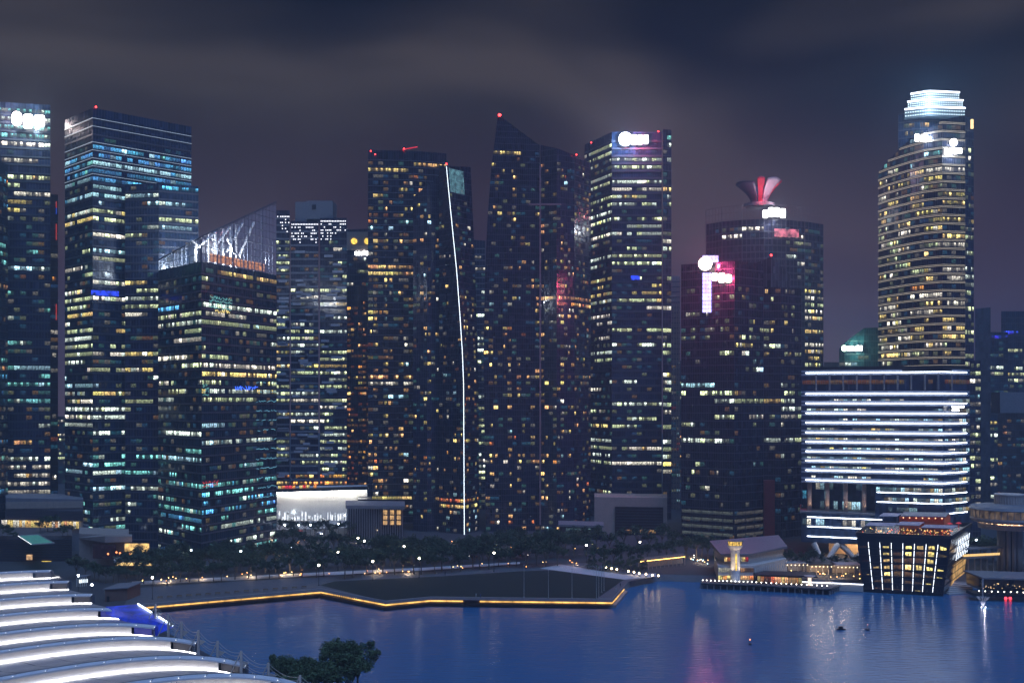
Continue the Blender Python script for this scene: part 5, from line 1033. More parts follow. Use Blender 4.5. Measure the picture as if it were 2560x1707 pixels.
# ------------------------------------------------------------------ flagpoles
for i, (px, py, top) in enumerate(((1310, 1493, 1412), (1371, 1495, 1425), (1430, 1495, 1420), (1491, 1497, 1415), (1497, 1493, 1418), (1504, 1481, 1417), (1510, 1476, 1415))):
    p = G(px, py, GZ); hgt = ZP(top, p.y) - GZ; r = thing('flagpole', p, 'tall bare metal flagpole standing on the lawn before the quay' if i < 3 else 'flagpole in the close group at the lawn corner', 'flagpole', 'flagpoles on the lawn')
    MB().tube(p, p + Vector((0, 0, hgt)), 0.12, 0.06, n=6).build('pole', pmat('pole_alloy', (0.6, 0.56, 0.5), 0.4, 0.3), r); MB().ball(p + Vector((0, 0, hgt + 0.1)), 0.14, 6).build('finial', M_WHITE, r); MB().lathe((p.x, p.y), [(0.4, GZ), (0.4, GZ + 0.25), (0.12, GZ + 0.3)], 8).build('foot', M_CONC, r)
# ------------------------------------------------------------------ boat landing with amber pergola
r = thing('boat_landing', G(1660, 1420), 'amber-lit open boat shelter with slatted roof by the water steps', 'shelter')
A, B = G(1600, 1425), G(1712, 1412)
for k in range(12):
    p = A.lerp(B, k / 11); MB().box(p.x - 0.2, p.y - 0.2, GZ, p.x + 0.2, p.y + 0.2, GZ + 4.2).build('post', M_BEIGE, r)
for k in range(30):
    p = A.lerp(B, k / 29); MB().box(p.x - 0.15, p.y - 1, GZ + 4.25, p.x + 0.15, p.y + 7, GZ + 4.5).build('roof_slat', M_BEIGE, r)
q = MB(); q.tube(A + Vector((0, -0.2, 3.9)), B + Vector((0, -0.2, 3.9)), 0.12, n=5); q.build('light_strip', emat('shelter_amber_light', (1, 0.55, 0.12), 9, light=True), r)
q = MB(); q.quad(A + Vector((0, 6, 0)), B + Vector((0, 6, 0)), B + Vector((0, 6, 4)), A + Vector((0, 6, 4))); q.build('rear_wall', M_BEIGE, r)
# ------------------------------------------------------------------ arcade with stepped roof (near, bottom of the picture)
ra = thing('shopping_arcade', (-140, 290, GZ), 'long arcade under a stepped roof of grey arched panels with white-lit steps', 'building')
TIPS = [(127, 1425, 0.0), (172, 1452, 0.0), (230, 1485, 0.3), (300, 1522, 1.0), (388, 1565, 2.0), (490, 1605, 3.0), (615, 1661, 4.0), (752, 1712, 4.6), (905, 1775, 5.0)]
def lipf(i):
    px, py, rise = TIPS[i]; D = (H - 20) * F / (py - HY); X = (px - CX) / F * D
    def f(u): return Vector((X - u, D - 0.1 * u - 0.0127 * u * u, 20 + rise * (1 - math.exp(-u / 12))))
    return f
LIP = [lipf(i) for i in range(len(TIPS))]; ULEN = 84; RIS = 3.1
M_ROOF = pmat('roof_panel_grey', (0.36, 0.32, 0.33), 0.42, 0.0, 0.14, 0.35, stretch=(1, 1, 1)); M_FASC = pmat('white_fascia', (0.80, 0.79, 0.78), 0.5, 0, 0.05); M_SEAM = pmat('roof_seam', (0.05, 0.05, 0.06), 0.7)
M_STRIP = emat('arcade_light_strip', (0.95, 0.94, 0.97), 9.5, light=True)
for i, f in enumerate(LIP):
    us = [k * 1.5 for k in range(int(ULEN / 1.5) + 1)]; dn = Vector((0, 0, -RIS)); bk = Vector((0, 0.5, 0))
    q = MB()                                                              # fascia (the lit step)
    for a, b in zip(us, us[1:]):
        if b <= 6.1: continue
        a_ = max(a, 6.0); q.quad(f(b) + bk + dn, f(a_) + bk + dn, f(a_) + bk - Vector((0, 0, 0.55)), f(b) + bk - Vector((0, 0, 0.55)))
    q.build('fascia', M_FASC, ra)
    q = MB()                                                              # recessed end of the step
    for a, b in zip(us[:5], us[1:5]): q.quad(f(b) + bk * 5 + dn, f(a) + bk * 5 + dn, f(a) + bk * 5 - Vector((0, 0, 0.55)), f(b) + bk * 5 - Vector((0, 0, 0.55)))
    q.build('recess', emat('blue_recess_light', (0.01, 0.03, 0.75), 0.3) if i in (3, 4) else pmat('recess_grey', (0.12, 0.12, 0.15)), ra)
    nl = int(ULEN / 4.5)
    for k in range(nl):                                                   # lip segments
        q = MB(); st = [k * 4.5 + j * 1.1 for j in range(5)]; st[-1] = k * 4.5 + 4.44
        for a, b in zip(st, st[1:]):
            o, w_ = Vector((0, -0.8, -0.25)), Vector((0, -0.8, -0.6)); n_ = Vector((0, 0.52, -0.6)); T = Vector((0, 0.9, 0.05))
            A_ = [f(a) + T, f(b) + T, f(b) + o, f(a) + o, f(a) + w_, f(b) + w_]; q.add(A_, [(0, 3, 2, 1), (3, 4, 5, 2)])
        lipo = q.build('lip', pmat('lip_alloy', (0.72, 0.70, 0.69), 0.5, 0.0, 0.08), ra)
        if k % 1 == 0: MB().ball(f(k * 4.5) + Vector((0, -0.6, -0.05)), 0.07, 5).build('lip_lamp', emat('lip_lamp_light', (1, 1, 1), 4), lipo)
    q = MB()
    for a, b in zip(us, us[1:]): q.tube(f(a) + dn + Vector((0, -0.1, 0.42)), f(b) + dn + Vector((0, -0.1, 0.42)), 0.13, n=4, cap=False)
    q.build('light_strip', M_STRIP, ra)
    if i + 1 < len(LIP):                                                  # sloping panels down to the next step
        g = LIP[i + 1]; nn = int(ULEN / 5)
        def S(u, v):
            w = 0.55 * v + 0.45 * v * v; P_ = (f(u) + dn + bk).lerp(g(u) + Vector((0, 0.9, 0.04)), v); return Vector((P_.x, P_.y, f(u).z - RIS + (g(u).z + 0.04 - f(u).z + RIS) * w))
        q = MB()
        for k in range(nn * 2):
            a, b = k * 2.5, k * 2.5 + 2.5; hd = Vector((0, 0, -0.06))
            for v0, v1 in ((0, 0.5), (0.5, 1)): q.quad(S(b, v0) + hd, S(b, v1) + hd, S(a, v1) + hd, S(a, v0) + hd)
        q.build('roof_deck', M_SEAM, ra)
        for k in range(nn):
            q = MB(); a, b = k * 5 + 0.08, k * 5 + 4.92; N = 4; h = Vector((0, 0, 0.12)); o = []
            for s in range(N + 1):
                for v in (0.0, 0.5, 0.995): o.append(S(a + (b - a) * s / N, v) + h)
            q.add(o, [(s * 3 + j, s * 3 + j + 1, s * 3 + j + 4, s * 3 + j + 3) for s in range(N) for j in range(2)]); q.build('roof_panel', M_ROOF, ra)
q = MB()                                                                 # wall below the eaves, facing the water
for i in range(len(LIP) - 1):
    a, b = LIP[i](0) , LIP[i + 1](0); q.quad((a.x, a.y, GZ), (b.x, b.y, GZ), (b.x, b.y, 19.6), (a.x, a.y, 19.6 - (RIS if i else 0)))
q.build('water_front', G1, ra)
a, b = LIP[3](0) + Vector((4.0, 3, 0.8)), LIP[4](0) + Vector((4.5, 1, -0.3)); m_ = LIP[3](4.5) + Vector((0, 2, 0.2))
q = MB(); q.add([a, b, b + Vector((-4, 1, -2.0)), m_ + Vector((0, 0, -2.2)), m_], [(0, 1, 2, 3, 4)]); q.build('blue_light_wall', emat('blue_wall_light', (0.01, 0.045, 0.85), 0.5, var=0.6, scale=0.3), ra)
for u0, u1 in ((0.02, 0.42), (0.55, 0.98)): MB().tube(a.lerp(b, u0) + Vector((0, -0.3, 0.3)), a.lerp(b, u1) + Vector((0, -0.3, 0.3)), 0.22, n=6).build('light_strip', emat('cool_white_tube', (0.7, 0.85, 1), 6), ra)
# masts and stay cables along its edge
M_MAST = pmat('cream_mast', (0.62, 0.55, 0.48), 0.5, 0.1, 0.08); prevm = None
MPX = ((389, 1509), (421, 1533), (454, 1553), (496, 1575), (544, 1601), (603, 1626), (671, 1656), (750, 1687), (850, 1730))
for k, (px, py) in enumerate(MPX):
    zt_ = 24.0; D = (H - zt_) * F / (py - HY); p = Vector(((px - CX) / F * D, D, zt_)); r = thing('mast', (p.x, p.y, GZ), 'cream stay mast with cable fins in the row along the stepped roof edge', 'mast', 'masts along the roof edge')
    q = MB(); q.tube((p.x, p.y, GZ), (p.x, p.y, zt_), 0.62, 0.26, n=6); q.build('post', M_MAST, r)
    q = MB(); q.add([(p.x + 0.4, p.y - 0.1, zt_ - 2.2), (p.x + 1.9, p.y - 0.6, zt_ - 2.5), (p.x + 0.4, p.y - 0.1, zt_ - 3.6), (p.x + 0.4, p.y + 0.1, zt_ - 2.2), (p.x + 1.9, p.y - 0.4, zt_ - 2.5), (p.x + 0.4, p.y + 0.1, zt_ - 3.6)], [(0, 1, 2), (5, 4, 3), (0, 3, 4, 1), (1, 4, 5, 2), (2, 5, 3, 0)]); q.build('cable_fin', M_MAST, r)
    q = MB(); q.tube((p.x - 0.2, p.y, zt_ - 0.5), (p.x - 3.4, p.y + 0.4, zt_ - 7), 0.13, n=5); q.build('strut', M_MAST, r)
    if prevm is not None:
        for dz, rr in ((-0.4, 0.05), (-1.2, 0.05), (-2.4, 0.05), (-3.0, 0.05)):
            c_ = thing('stay_cable', prevm, 'thin steel stay cable strung between two masts of the stepped roof', 'cable', 'stay cables'); q = MB(); A, B = prevm + Vector((0.3, 0, dz)), p + Vector((0.3, 0, dz * 0.8)); pp = A
            for s in range(1, 7):
                u = s / 6; x = A.lerp(B, u) - Vector((0, 0, 1.0 * math.sin(math.pi * u))); q.tube(pp, x, rr, n=4, cap=False); pp = x
            q.build('strand', M_MAST, c_)
    prevm = p
# ------------------------------------------------------------------ pier with restaurants and white turret
rp = thing('pier', G(1900, 1460), 'long dark timber pier on piles with a row of white edge lamps', 'pier')
PD = [(1752, 1456), (1885, 1461), (2075, 1471), (2108, 1458), (2040, 1444), (1760, 1443)]
dk = [G(px, py, 2.6) for px, py in PD]; MB().prism([(p.x, p.y) for p in dk], 2.0, 2.6).build('deck', pmat('timber_deck', (0.16, 0.13, 0.12), 0.8, 0, 0.3, 0.8), rp)
edgep = [dk[0], dk[1], dk[2], dk[3]]
for a, b in zip(edgep, edgep[1:]):
    n_ = max(3, int((b - a).length / 2.6))
    for k in range(n_): p = a.lerp(b, k / n_); MB().tube((p.x, p.y + 0.35, -2), (p.x, p.y + 0.35, 2.0), 0.28, n=7).build('pile', M_CONC, rp)
    MB().tube((a.x, a.y, 2.3), (b.x, b.y, 2.3), 0.4, n=4).build('edge_beam', M_DARK, rp)
for a, b, n_ in ((dk[0], dk[1], 13), (dk[1], dk[2], 15)):
    for k in range(n_): p = a.lerp(b, (k + 0.5) / n_); MB().tube((p.x, p.y + 0.3, 2.6), (p.x, p.y + 0.3, 3.5), 0.06, n=5, mi=1).ball((p.x, p.y + 0.3, 3.7), 0.20, 8).build('edge_lamp', [emat('pier_lamp_light', (1, 0.93, 0.82), 12), M_DARK], rp)
r = thing('restaurant', G(1990, 1455), 'flat-roofed glass restaurant with amber rooms on the pier end', 'building')
f = [G(1893, 1457, 2.65), G(2005, 1462, 2.65)]; t = (f[1] - f[0]).normalized()
MB().prism([(f[0].x, f[0].y), (f[1].x, f[1].y), (f[1].x, f[1].y + 9), (f[0].x, f[0].y + 9)], 2.65, 6.0).build('room', glassmat('restaurant_glass', (0.02, 0.018, 0.02)), r)
MB().prism([(f[0].x - 1, f[0].y - 1.5), (f[1].x + 6, f[1].y - 1.5), (f[1].x + 8, f[1].y + 10), (f[0].x - 1, f[0].y + 10)], 6.02, 6.5).build('roof', M_DARK, r)
for k in range(13):
    p = f[0].lerp(f[1], (k + 0.5) / 13); kc = rg.choice(('orange', 'orange', 'warm', 'yellow'))
    place('window', pane_mesh((f[1] - f[0]).length / 13 * 0.92, 2.5, (kc, 2 if 4 <= k <= 8 else rg.choice((0, 1, 1))), 1), Matrix(((t.x, -t.y, 0, p.x), (t.y, t.x, 0, p.y - 0.15), (0, 0, 1, 3.1), (0, 0, 0, 1))), r)
r = thing('entrance_canopy', G(2026, 1463), 'small glowing pink-white entrance kiosk under a fan canopy on the pier', 'kiosk')
p = G(2024, 1462, 2.65); MB().tube(p, p + Vector((0, 0, 3.6)), 0.7, n=10).build('stem', emat('kiosk_pink_glow', (1, 0.72, 0.58), 1.7), r); MB().lathe((p.x, p.y), [(0.7, 5.8), (2.4, 6.4), (2.4, 6.55), (0.1, 6.6)], 14).build('canopy', M_PALE, r)
# terrace building with raking arcade
r = thing('waterfront_hall', G(1860, 1445), 'white two-storey waterfront hall with lamp-lit colonnade and grey sheet roof', 'building')
fa = [G(1795, 1452, GZ), G(1884, 1452, GZ), G(1966, 1432, GZ)]
bk_ = [fa[2] + Vector((2, 26, 0)), fa[0] + Vector((4, 30, 0))]
MB().prism([(p.x, p.y) for p in fa + bk_], GZ, GZ + 6.4).build('wall', pmat('cream_render', (0.58, 0.52, 0.47), 0.7), r)
up = [fa[0].lerp(fa[1], 0.25) + Vector((0, 6, 0)), fa[1] + Vector((-1, 6, 0)), fa[2] + Vector((0, 4, 0)), bk_[0], bk_[1]]
MB().prism([(p.x, p.y) for p in up], GZ + 6.42, GZ + 10.5).build('upper_wall', pmat('cream_render', (0.5, 0.5, 0.5)), r)
MB().prism([(p.x + dx, p.y + dy) for p, dx, dy in zip(up, (-2, 0, 1, 1, -2), (-2.5, -2.5, -1.5, 1, 1))], GZ + 10.52, [GZ + 10.9, GZ + 10.9, GZ + 11.6, GZ + 13.5, GZ + 13.0]).build('roof', pmat('zinc_roof', (0.22, 0.22, 0.26), 0.5, 0.3), r)
for k in range(8):
    for zz, (kc, lv) in ((GZ + 0.6, (rg.choice(('yellow', 'warm', 'orange')), 2)), (GZ + 3.8, (rg.choice(('warm', 'white')), rg.choice((0, 1))))):
        p = fa[0].lerp(fa[1], (k + 0.5) / 8); t = (fa[1] - fa[0]).normalized(); place('window', pane_mesh(1.8, 1.7, (kc, lv), 1), Matrix(((t.x, -t.y, 0, p.x), (t.y, t.x, 0, p.y - 0.12), (0, 0, 1, zz), (0, 0, 0, 1))), r)
    p = up[0].lerp(up[1], (k + 0.5) / 8); place('window', pane_mesh(1.3, 1.8, (rg.choice(('orange', 'white', 'yellow', 'red')), rg.choice((1, 2))), 1), Matrix.Translation((p.x, p.y - 0.15, GZ + 7.4)), r)
for k in range(16):
    p = fa[1].lerp(fa[2], (k + 0.5) / 16); p = p + Vector((0.35, -0.6, 0)); MB().tube((p.x, p.y, GZ), (p.x, p.y, GZ + 5.4), 0.2, n=6).build('column', M_WHITE, r); wl_ = r.children[-1]; MB().ball((p.x, p.y - 0.5, GZ + 4.4), 0.22, 6).build('wall_lamp', emat('wall_lamp_warm', (1, 0.72, 0.42), 6), wl_)
rtw = thing('harbour_turret', G(1838, 1452), 'slim white harbour turret with amber-lit lookout cabin above the pier', 'tower')
p = G(1838, 1453, GZ); zz = lambda py: ZP(py, p.y)
MB().lathe((p.x, p.y), [(2.1, GZ), (1.85, zz(1378)), (2.1, zz(1372)), (3.0, zz(1366)), (3.1, zz(1362))], 20).build('shaft', M_WHITE, rtw, smooth=True)
MB().lathe((p.x, p.y), [(2.7, zz(1362)), (3.0, zz(1352))], 20).build('cabin_glass', emat('cabin_amber_light', (1, 0.62, 0.12), 0.9, var=0.9, scale=1.2), rtw)
for k in range(12): an = 2 * math.pi * k / 12; MB().tube((p.x + 2.8 * math.cos(an), p.y + 2.8 * math.sin(an), zz(1362)), (p.x + 3.1 * math.cos(an), p.y + 3.1 * math.sin(an), zz(1352)), 0.09, n=4).build('mullion', M_DARK, rtw)
MB().lathe((p.x, p.y), [(3.2, zz(1352)), (3.3, zz(1350)), (0.1, zz(1347))], 20).build('roof', M_GREY, rtw); tr_ = rtw.children[-1]; MB().tube((p.x, p.y, zz(1347)), (p.x, p.y, zz(1325)), 0.08, n=5).build('aerial', M_DARK, tr_)
MB().box(p.x - 0.28, p.y - 2.25, GZ + 5, p.x + 0.28, p.y - 1.8, zz(1382)).build('stair_window', emat('stair_yellow_light', (1, 0.66, 0.08), 1.3, var=0.7, scale=0.8), rtw)
for dx in (-3.0, 3.0):
    ld = bpy.data.lights.new('turret_uplight', 'SPOT'); ld.energy = 5000; ld.color = (1, 0.76, 0.50); ld.spot_size = R(50); ld.shadow_soft_size = 0.2; lo = bpy.data.objects.new('turret_uplight', ld); col.objects.link(lo); lo.location = (p.x + dx, p.y - 4, GZ + 0.3); lo.rotation_euler = (R(180 - 12), 0, R(0)); hang(lo, rtw)
# quay promenade under the striped building: kiosks and light line
r = thing('quay_kerb', G(2080, 1455), 'pale quay kerb with a white light line between pier and hotel', 'kerb')
a, b = G(2000, 1455, GZ), G(2158, 1462, GZ); MB().prism([(a.x, a.y), (b.x, b.y), (b.x, b.y + 2), (a.x, a.y + 2)], 0.2, GZ + 0.5).build('kerb_stone', M_PALE, r); MB().tube((a.x, a.y - 0.2, GZ + 0.3), (b.x, b.y - 0.2, GZ + 0.3), 0.16, n=5).build('light_strip', M_LEDW, r)
for k, (x0, x1, y0, y1) in enumerate(((1965, 2025, 1410, 1432), (2027, 2085, 1415, 1436), (2092, 2150, 1412, 1438))):
    r = thing('waterfront_kiosk', G((x0 + x1) / 2, y1), ('open white kiosk with blue lights beside the waterfront hall', 'dark-roofed open kiosk with warm lamps by the quay kerb', 'cream open kiosk with lanterns close to the leaning hotel')[k], 'kiosk', 'kiosks on the quay')
    a, b = G(x0, y1), G(x1, y1); zt_ = GZ + 4.2; MB().prism([(a.x - 1, a.y - 1), (b.x + 1, b.y - 1), (b.x + 1, b.y + 8), (a.x - 1, a.y + 8)], zt_, zt_ + 0.5).build('roof', M_DARK if k == 1 else M_PALE, r)
    MB().quad((a.x, a.y + 7, GZ), (b.x, b.y + 7, GZ), (b.x, b.y + 7, zt_), (a.x, a.y + 7, zt_)).build('rear_wall', M_BEIGE, r)
    for j in range(5): p = a.lerp(b, j / 4); MB().tube(p, p + Vector((0, 0, 4.2)), 0.16, n=6).build('post', M_PALE, r)
    for j in range(6): p = a.lerp(b, (j + 0.5) / 6); MB().ball(p + Vector((0, 1, 3.4)), 0.2, 6).build('lantern', emat('kiosk_lamp_warm', (1, 0.75, 0.42), 6), r)
    ld = bpy.data.lights.new('kiosk_light', 'POINT'); ld.energy = 350; ld.color = (1, 0.78, 0.55) if k else (0.75, 0.8, 1); ld.shadow_soft_size = 0.5; lo = bpy.data.objects.new('kiosk_light', ld); col.objects.link(lo); lo.location = (a + b) / 2 + Vector((0, 3, 3.2)); hang(lo, r)
# hotel side: steps, footbridge, waterside restaurant
r = thing('waterside_restaurant', G(2510, 1468), 'long dark waterside restaurant with dotted lamps below the round turret', 'building')
a, b = G(2452, 1474, GZ), G(2640, 1480, GZ); MB().prism([(a.x, a.y), (b.x, b.y), (b.x, b.y + 14), (a.x, a.y + 14)], GZ, GZ + 5.0).build('room', G3, r); MB().prism([(a.x - 1, a.y - 4), (b.x, b.y - 4), (b.x, b.y + 15), (a.x - 1, a.y + 15)], GZ + 5.02, GZ + 5.6).build('roof', M_GREY, r)
MB().prism([(a.x - 6, a.y - 8), (b.x, b.y - 8), (b.x, b.y), (a.x - 6, a.y)], 2.0, GZ).build('deck', M_DARK, r)
for k in range(34): p = a.lerp(b, rg.random()) + Vector((0, -0.4 - rg.random() * 6, rg.uniform(0.6, 3.6))); MB().ball(p, rg.uniform(0.08, 0.16), 6).build('table_lamp', emat('table_lamp_warm', (1, 0.66, 0.3), 3.5), r)
for k in range(12): p = a.lerp(b, k / 12) + Vector((-4, -7.8, 0.7)); MB().tube((p.x, p.y, GZ), (p.x, p.y, GZ + 0.8), 0.06, n=5, mi=1).ball((p.x, p.y, GZ + 0.95), 0.18, 6).build('edge_lamp', [emat('pier_lamp_light', (1, 0.93, 0.82), 9), M_DARK], r)
r = thing('footbridge', G(2460, 1420), 'covered footbridge with amber handrail lights running behind the hotel', 'bridge')
a, b = W(2405, 1382, 478), W(2500, 1398, 484); MB().prism([(a.x, a.y), (b.x, b.y), (b.x, b.y + 4), (a.x, a.y + 4)], a.z - 2.6, a.z - 2.0).build('deck', M_CONC, r); MB().prism([(a.x - 1, a.y - 1), (b.x + 1, b.y - 1), (b.x + 1, b.y + 5), (a.x - 1, a.y + 5)], a.z + 1.4, a.z + 1.8).build('roof', M_GREY, r)
for k in range(26): p = a.lerp(b, (k + 0.5) / 26); MB().box(p.x - 0.22, p.y - 0.15, a.z - 1.6, p.x + 0.22, p.y + 0.1, a.z - 0.6).build('rail_light', emat('rail_amber_light', (1, 0.62, 0.22), 1.5), r)
for k in range(6): p = a.lerp(b, (k + 0.3) / 6); MB().tube((p.x, p.y + 2, GZ), (p.x, p.y + 2, a.z - 2.6), 0.3, n=6).build('pier_post', M_CONC, r)
r = thing('landing_steps', G(2420, 1478, 1), 'broad stone steps dropping to the water beside the leaning hotel', 'steps')
for k in range(7):
    a, b = G(2372, 1484 - k * 5, 0.4 + k * 0.4), G(2432, 1480 - k * 5, 0.4 + k * 0.4); MB().prism([(a.x, a.y), (b.x, b.y), (b.x, b.y + 6), (a.x, a.y + 6)], -0.5, 0.4 + k * 0.4).build('step', M_PALE, r)
# ------------------------------------------------------------------ on the water
p = G(2102, 1573, 0); r = thing('work_barge', p, 'small dark work barge with a squat cabin floating alone in the bay', 'boat'); s_ = 0.42
q = MB(); q.add([(p.x + x * s_, p.y + y * s_, z * s_) for x, y, z in ((-3.2, -1.2, -0.3), (3.2, -1.2, -0.3), (3.8, -1.5, 0.9), (-3.8, -1.5, 0.9), (-3.2, 1.2, -0.3), (3.2, 1.2, -0.3), (3.8, 1.5, 0.9), (-3.8, 1.5, 0.9))], [(0, 1, 2, 3), (5, 4, 7, 6), (1, 5, 6, 2), (4, 0, 3, 7), (3, 2, 6, 7)]); q.build('hull', M_DARK, r)
MB().box(p.x - 1.8 * s_, p.y - 0.9 * s_, 0.9 * s_, p.x + 1.5 * s_, p.y + 0.9 * s_, 2.8 * s_).build('cabin', M_DARK, r); MB().box(p.x - 2.1 * s_, p.y - 1.1 * s_, 2.8 * s_, p.x + 1.8 * s_, p.y + 1.1 * s_, 3.0 * s_).build('roof', M_GREY, r); MB().tube((p.x, p.y, 3.0 * s_), (p.x, p.y, 5 * s_), 0.04, n=5).build('aerial', M_GREY, r)
p = G(2169, 1574, 0); r = thing('navigation_buoy', p, 'dark navigation buoy with a lattice top and small red lamp', 'buoy')
MB().lathe((p.x, p.y), [(0.7, -0.1), (0.85, 0.25), (0.65, 0.45), (0.05, 0.5)], 14).build('float', M_DARK, r); q = MB()
for k in range(4): an = R(45 + 90 * k); q.tube((p.x + 0.4 * math.cos(an), p.y + 0.4 * math.sin(an), 0.45), (p.x + 0.1 * math.cos(an), p.y + 0.1 * math.sin(an), 1.7), 0.05, n=5)
q.build('lattice', M_GREY, r); MB().ball((p.x, p.y, 1.85), 0.13, 6).build('lamp', emat('buoy_lamp', (1, 0.4, 0.25), 3), r)
r = thing('marker_post', G(1875, 1611, 0), 'thin mooring marker with an orange lamp on the open water', 'buoy'); p = G(1875, 1611, 0)
MB().lathe((p.x, p.y), [(0.5, 0), (0.5, 0.4), (0.08, 0.5)], 8).tube(p, p + Vector((0, 0, 1.5)), 0.09, n=5).build('post', M_DARK, r); MB().ball(p + Vector((0, 0, 1.7)), 0.22, 6).build('lamp', emat('marker_orange', (1, 0.35, 0.12), 4), r)
r = thing('red_float', G(2520, 1497, 0), 'pair of glowing red floats by the fountain', 'buoy')
for dx in (-0.9, 0.9): p = G(2520, 1497, 0) + Vector((dx, 0, 0.4)); MB().ball(p, 0.6, 8).build('float_lamp', emat('float_red', (1, 0.05, 0.08), 4), r)
# fountain: thin jets of spray
r = thing('fountain', G(2457, 1518, 0), 'floating fountain throwing pale jets of spray near the hotel', 'fountain'); p = G(2457, 1518, 0); q = MB(); M_SPRAY, t_, b_ = nmat('spray')
b_.inputs['Base Color'].default_value = (0.85, 0.86, 0.9, 1); tr = t_.nodes.new('ShaderNodeBsdfTransparent'); mx = t_.nodes.new('ShaderNodeMixShader'); nz = t_.nodes.new('ShaderNodeTexNoise'); nz.inputs['Scale'].default_value = 3; mr = t_.nodes.new('ShaderNodeMapRange'); mr.inputs['From Min'].default_value = 0.35; mr.inputs['From Max'].default_value = 0.7; mr.inputs['To Max'].default_value = 0.6
t_.links.new(nz.outputs['Fac'], mr.inputs[0]); t_.links.new(mr.outputs[0], mx.inputs[0]); t_.links.new(tr.outputs[0], mx.inputs[1]); t_.links.new(b_.outputs[0], mx.inputs[2]); t_.links.new(mx.outputs[0], t_.nodes['Material Output'].inputs['Surface'])
for k in range(12):
    q = MB(); an = 2 * math.pi * k / 12; sp = rg.uniform(0.9, 1.5); pp = p.copy()
    for s in range(1, 8): u = s / 7; x = p + Vector((math.cos(an) * sp * 1.7 * u, math.sin(an) * sp * 1.7 * u, 6.2 * u - 2.0 * u * u)); q.tube(pp, x, 0.04 + 0.12 * u, 0.04 + 0.12 * (u + 0.14), n=5, cap=False); pp = x
    q.build('jet', M_SPRAY, r)
q = MB(); q.tube(p, p + Vector((0, 0, 11)), 0.10, 0.3, n=6); q.build('jet', M_SPRAY, r)
for dx in (-0.8, 0.8): MB().ball(p + Vector((dx, -0.6, 0.3)), 0.22, 6).build('jet_lamp', emat('jet_lamp_light', (1, 0.96, 0.95), 6), r)
ld = bpy.data.lights.new('fountain_light', 'POINT'); ld.energy = 260; ld.color = (0.95, 0.9, 1); ld.shadow_soft_size = 0.2; lo = bpy.data.objects.new('fountain_light', ld); col.objects.link(lo); lo.location = p + Vector((0, -1.5, 0.8)); hang(lo, r)
# moored boats
for k, (px, py) in enumerate(((1700, 1437), (1716, 1434), (1732, 1440), (1690, 1441))):
    p = G(px, py, 0); r = thing('moored_boat', p, 'small dark bumboat with a low canopy moored at the boat landing', 'boat', 'boats at the landing')
    q = MB(); q.add([(p.x + x, p.y + y, z) for x, y, z in ((-3.5, -1, 0), (2.5, -1, 0), (4.4, 0, 1.3), (2.8, -1.3, 1.0), (-4, -1.3, 1.0), (-3.5, 1, 0), (2.5, 1, 0), (2.8, 1.3, 1.0), (-4, 1.3, 1.0))], [(0, 1, 3, 4), (1, 2, 3), (6, 5, 8, 7), (2, 6, 7), (5, 0, 4, 8), (4, 3, 2, 7, 8), (1, 6, 2)]); q.build('hull', M_DARK, r)
    q = MB(); q.box(p.x - 3, p.y - 1.1, 2.4, p.x + 1.6, p.y + 1.1, 2.55)
    for dx in (-2.8, 1.4):
        for dy in (-1, 1): q.tube((p.x + dx, p.y + dy, 0.9), (p.x + dx, p.y + dy, 2.4), 0.05, n=4, cap=False)
    q.build('canopy', M_GREY, r)
# ------------------------------------------------------------------ cars and people, tiny at this distance
def make_person():
    me = bpy.data.meshes.new('body'); J = [(0, 0, 0.95), (0, 0, 1.2), (0, 0, 1.45), (0, 0, 1.58), (0, 0.02, 1.72), (-0.1, 0, 0.92), (-0.11, 0.03, 0.5), (-0.11, 0, 0.07), (-0.11, -0.14, 0.04), (0.1, 0, 0.92), (0.12, -0.06, 0.5), (0.13, 0.08, 0.07), (0.13, -0.06, 0.04), (-0.2, 0, 1.42), (-0.25, 0.02, 1.12), (-0.25, -0.08, 0.86), (0.2, 0, 1.42), (0.25, 0.0, 1.12), (0.24, -0.1, 0.88)]
    E = [(0, 1), (1, 2), (2, 3), (3, 4), (0, 5), (5, 6), (6, 7), (7, 8), (0, 9), (9, 10), (10, 11), (11, 12), (2, 13), (13, 14), (14, 15), (2, 16), (16, 17), (17, 18)]
    RD = [.15, .14, .15, .06, .11, .09, .065, .045, .04, .09, .065, .045, .04, .06, .045, .035, .06, .045, .035]
    me.from_pydata(J, E, []); o = bpy.data.objects.new('body', me); col.objects.link(o); o.modifiers.new('skin', 'SKIN'); o.modifiers.new('sub', 'SUBSURF').levels = 1
    me.skin_vertices.new(name='') if not me.skin_vertices else None
    for i, r_ in enumerate(RD): me.skin_vertices[0].data[i].radius = (r_, r_)
    me.skin_vertices[0].data[0].use_root = True
    dg = bpy.context.evaluated_depsgraph_get(); m2 = bpy.data.meshes.new_from_object(o.evaluated_get(dg)); bpy.data.objects.remove(o); m2.name = 'body'; return m2
pm = make_person(); CL = [pmat('cloth_dark', (0.05, 0.05, 0.07)), pmat('cloth_pale', (0.45, 0.44, 0.42)), pmat('cloth_blue', (0.06, 0.10, 0.25))]
pms = []
for c in CL: x = pm.copy(); x.materials.clear(); x.materials.append(c); pms.append(x)
hair = MB().ball((0, 0.03, 1.77), 0.115, 8).mesh('hair', pmat('dark_hair', (0.02, 0.018, 0.015)))
plab = ('person in dark clothes walking on the promenade path behind the lawn', 'person in pale clothes sitting group side at the quay edge by the lawn', 'person in blue clothes standing at the quay edge by the lawn', 'person in dark clothes at the corner quay walk', 'person in pale clothes on the corner quay walk', 'person in blue clothes under the promenade trees')
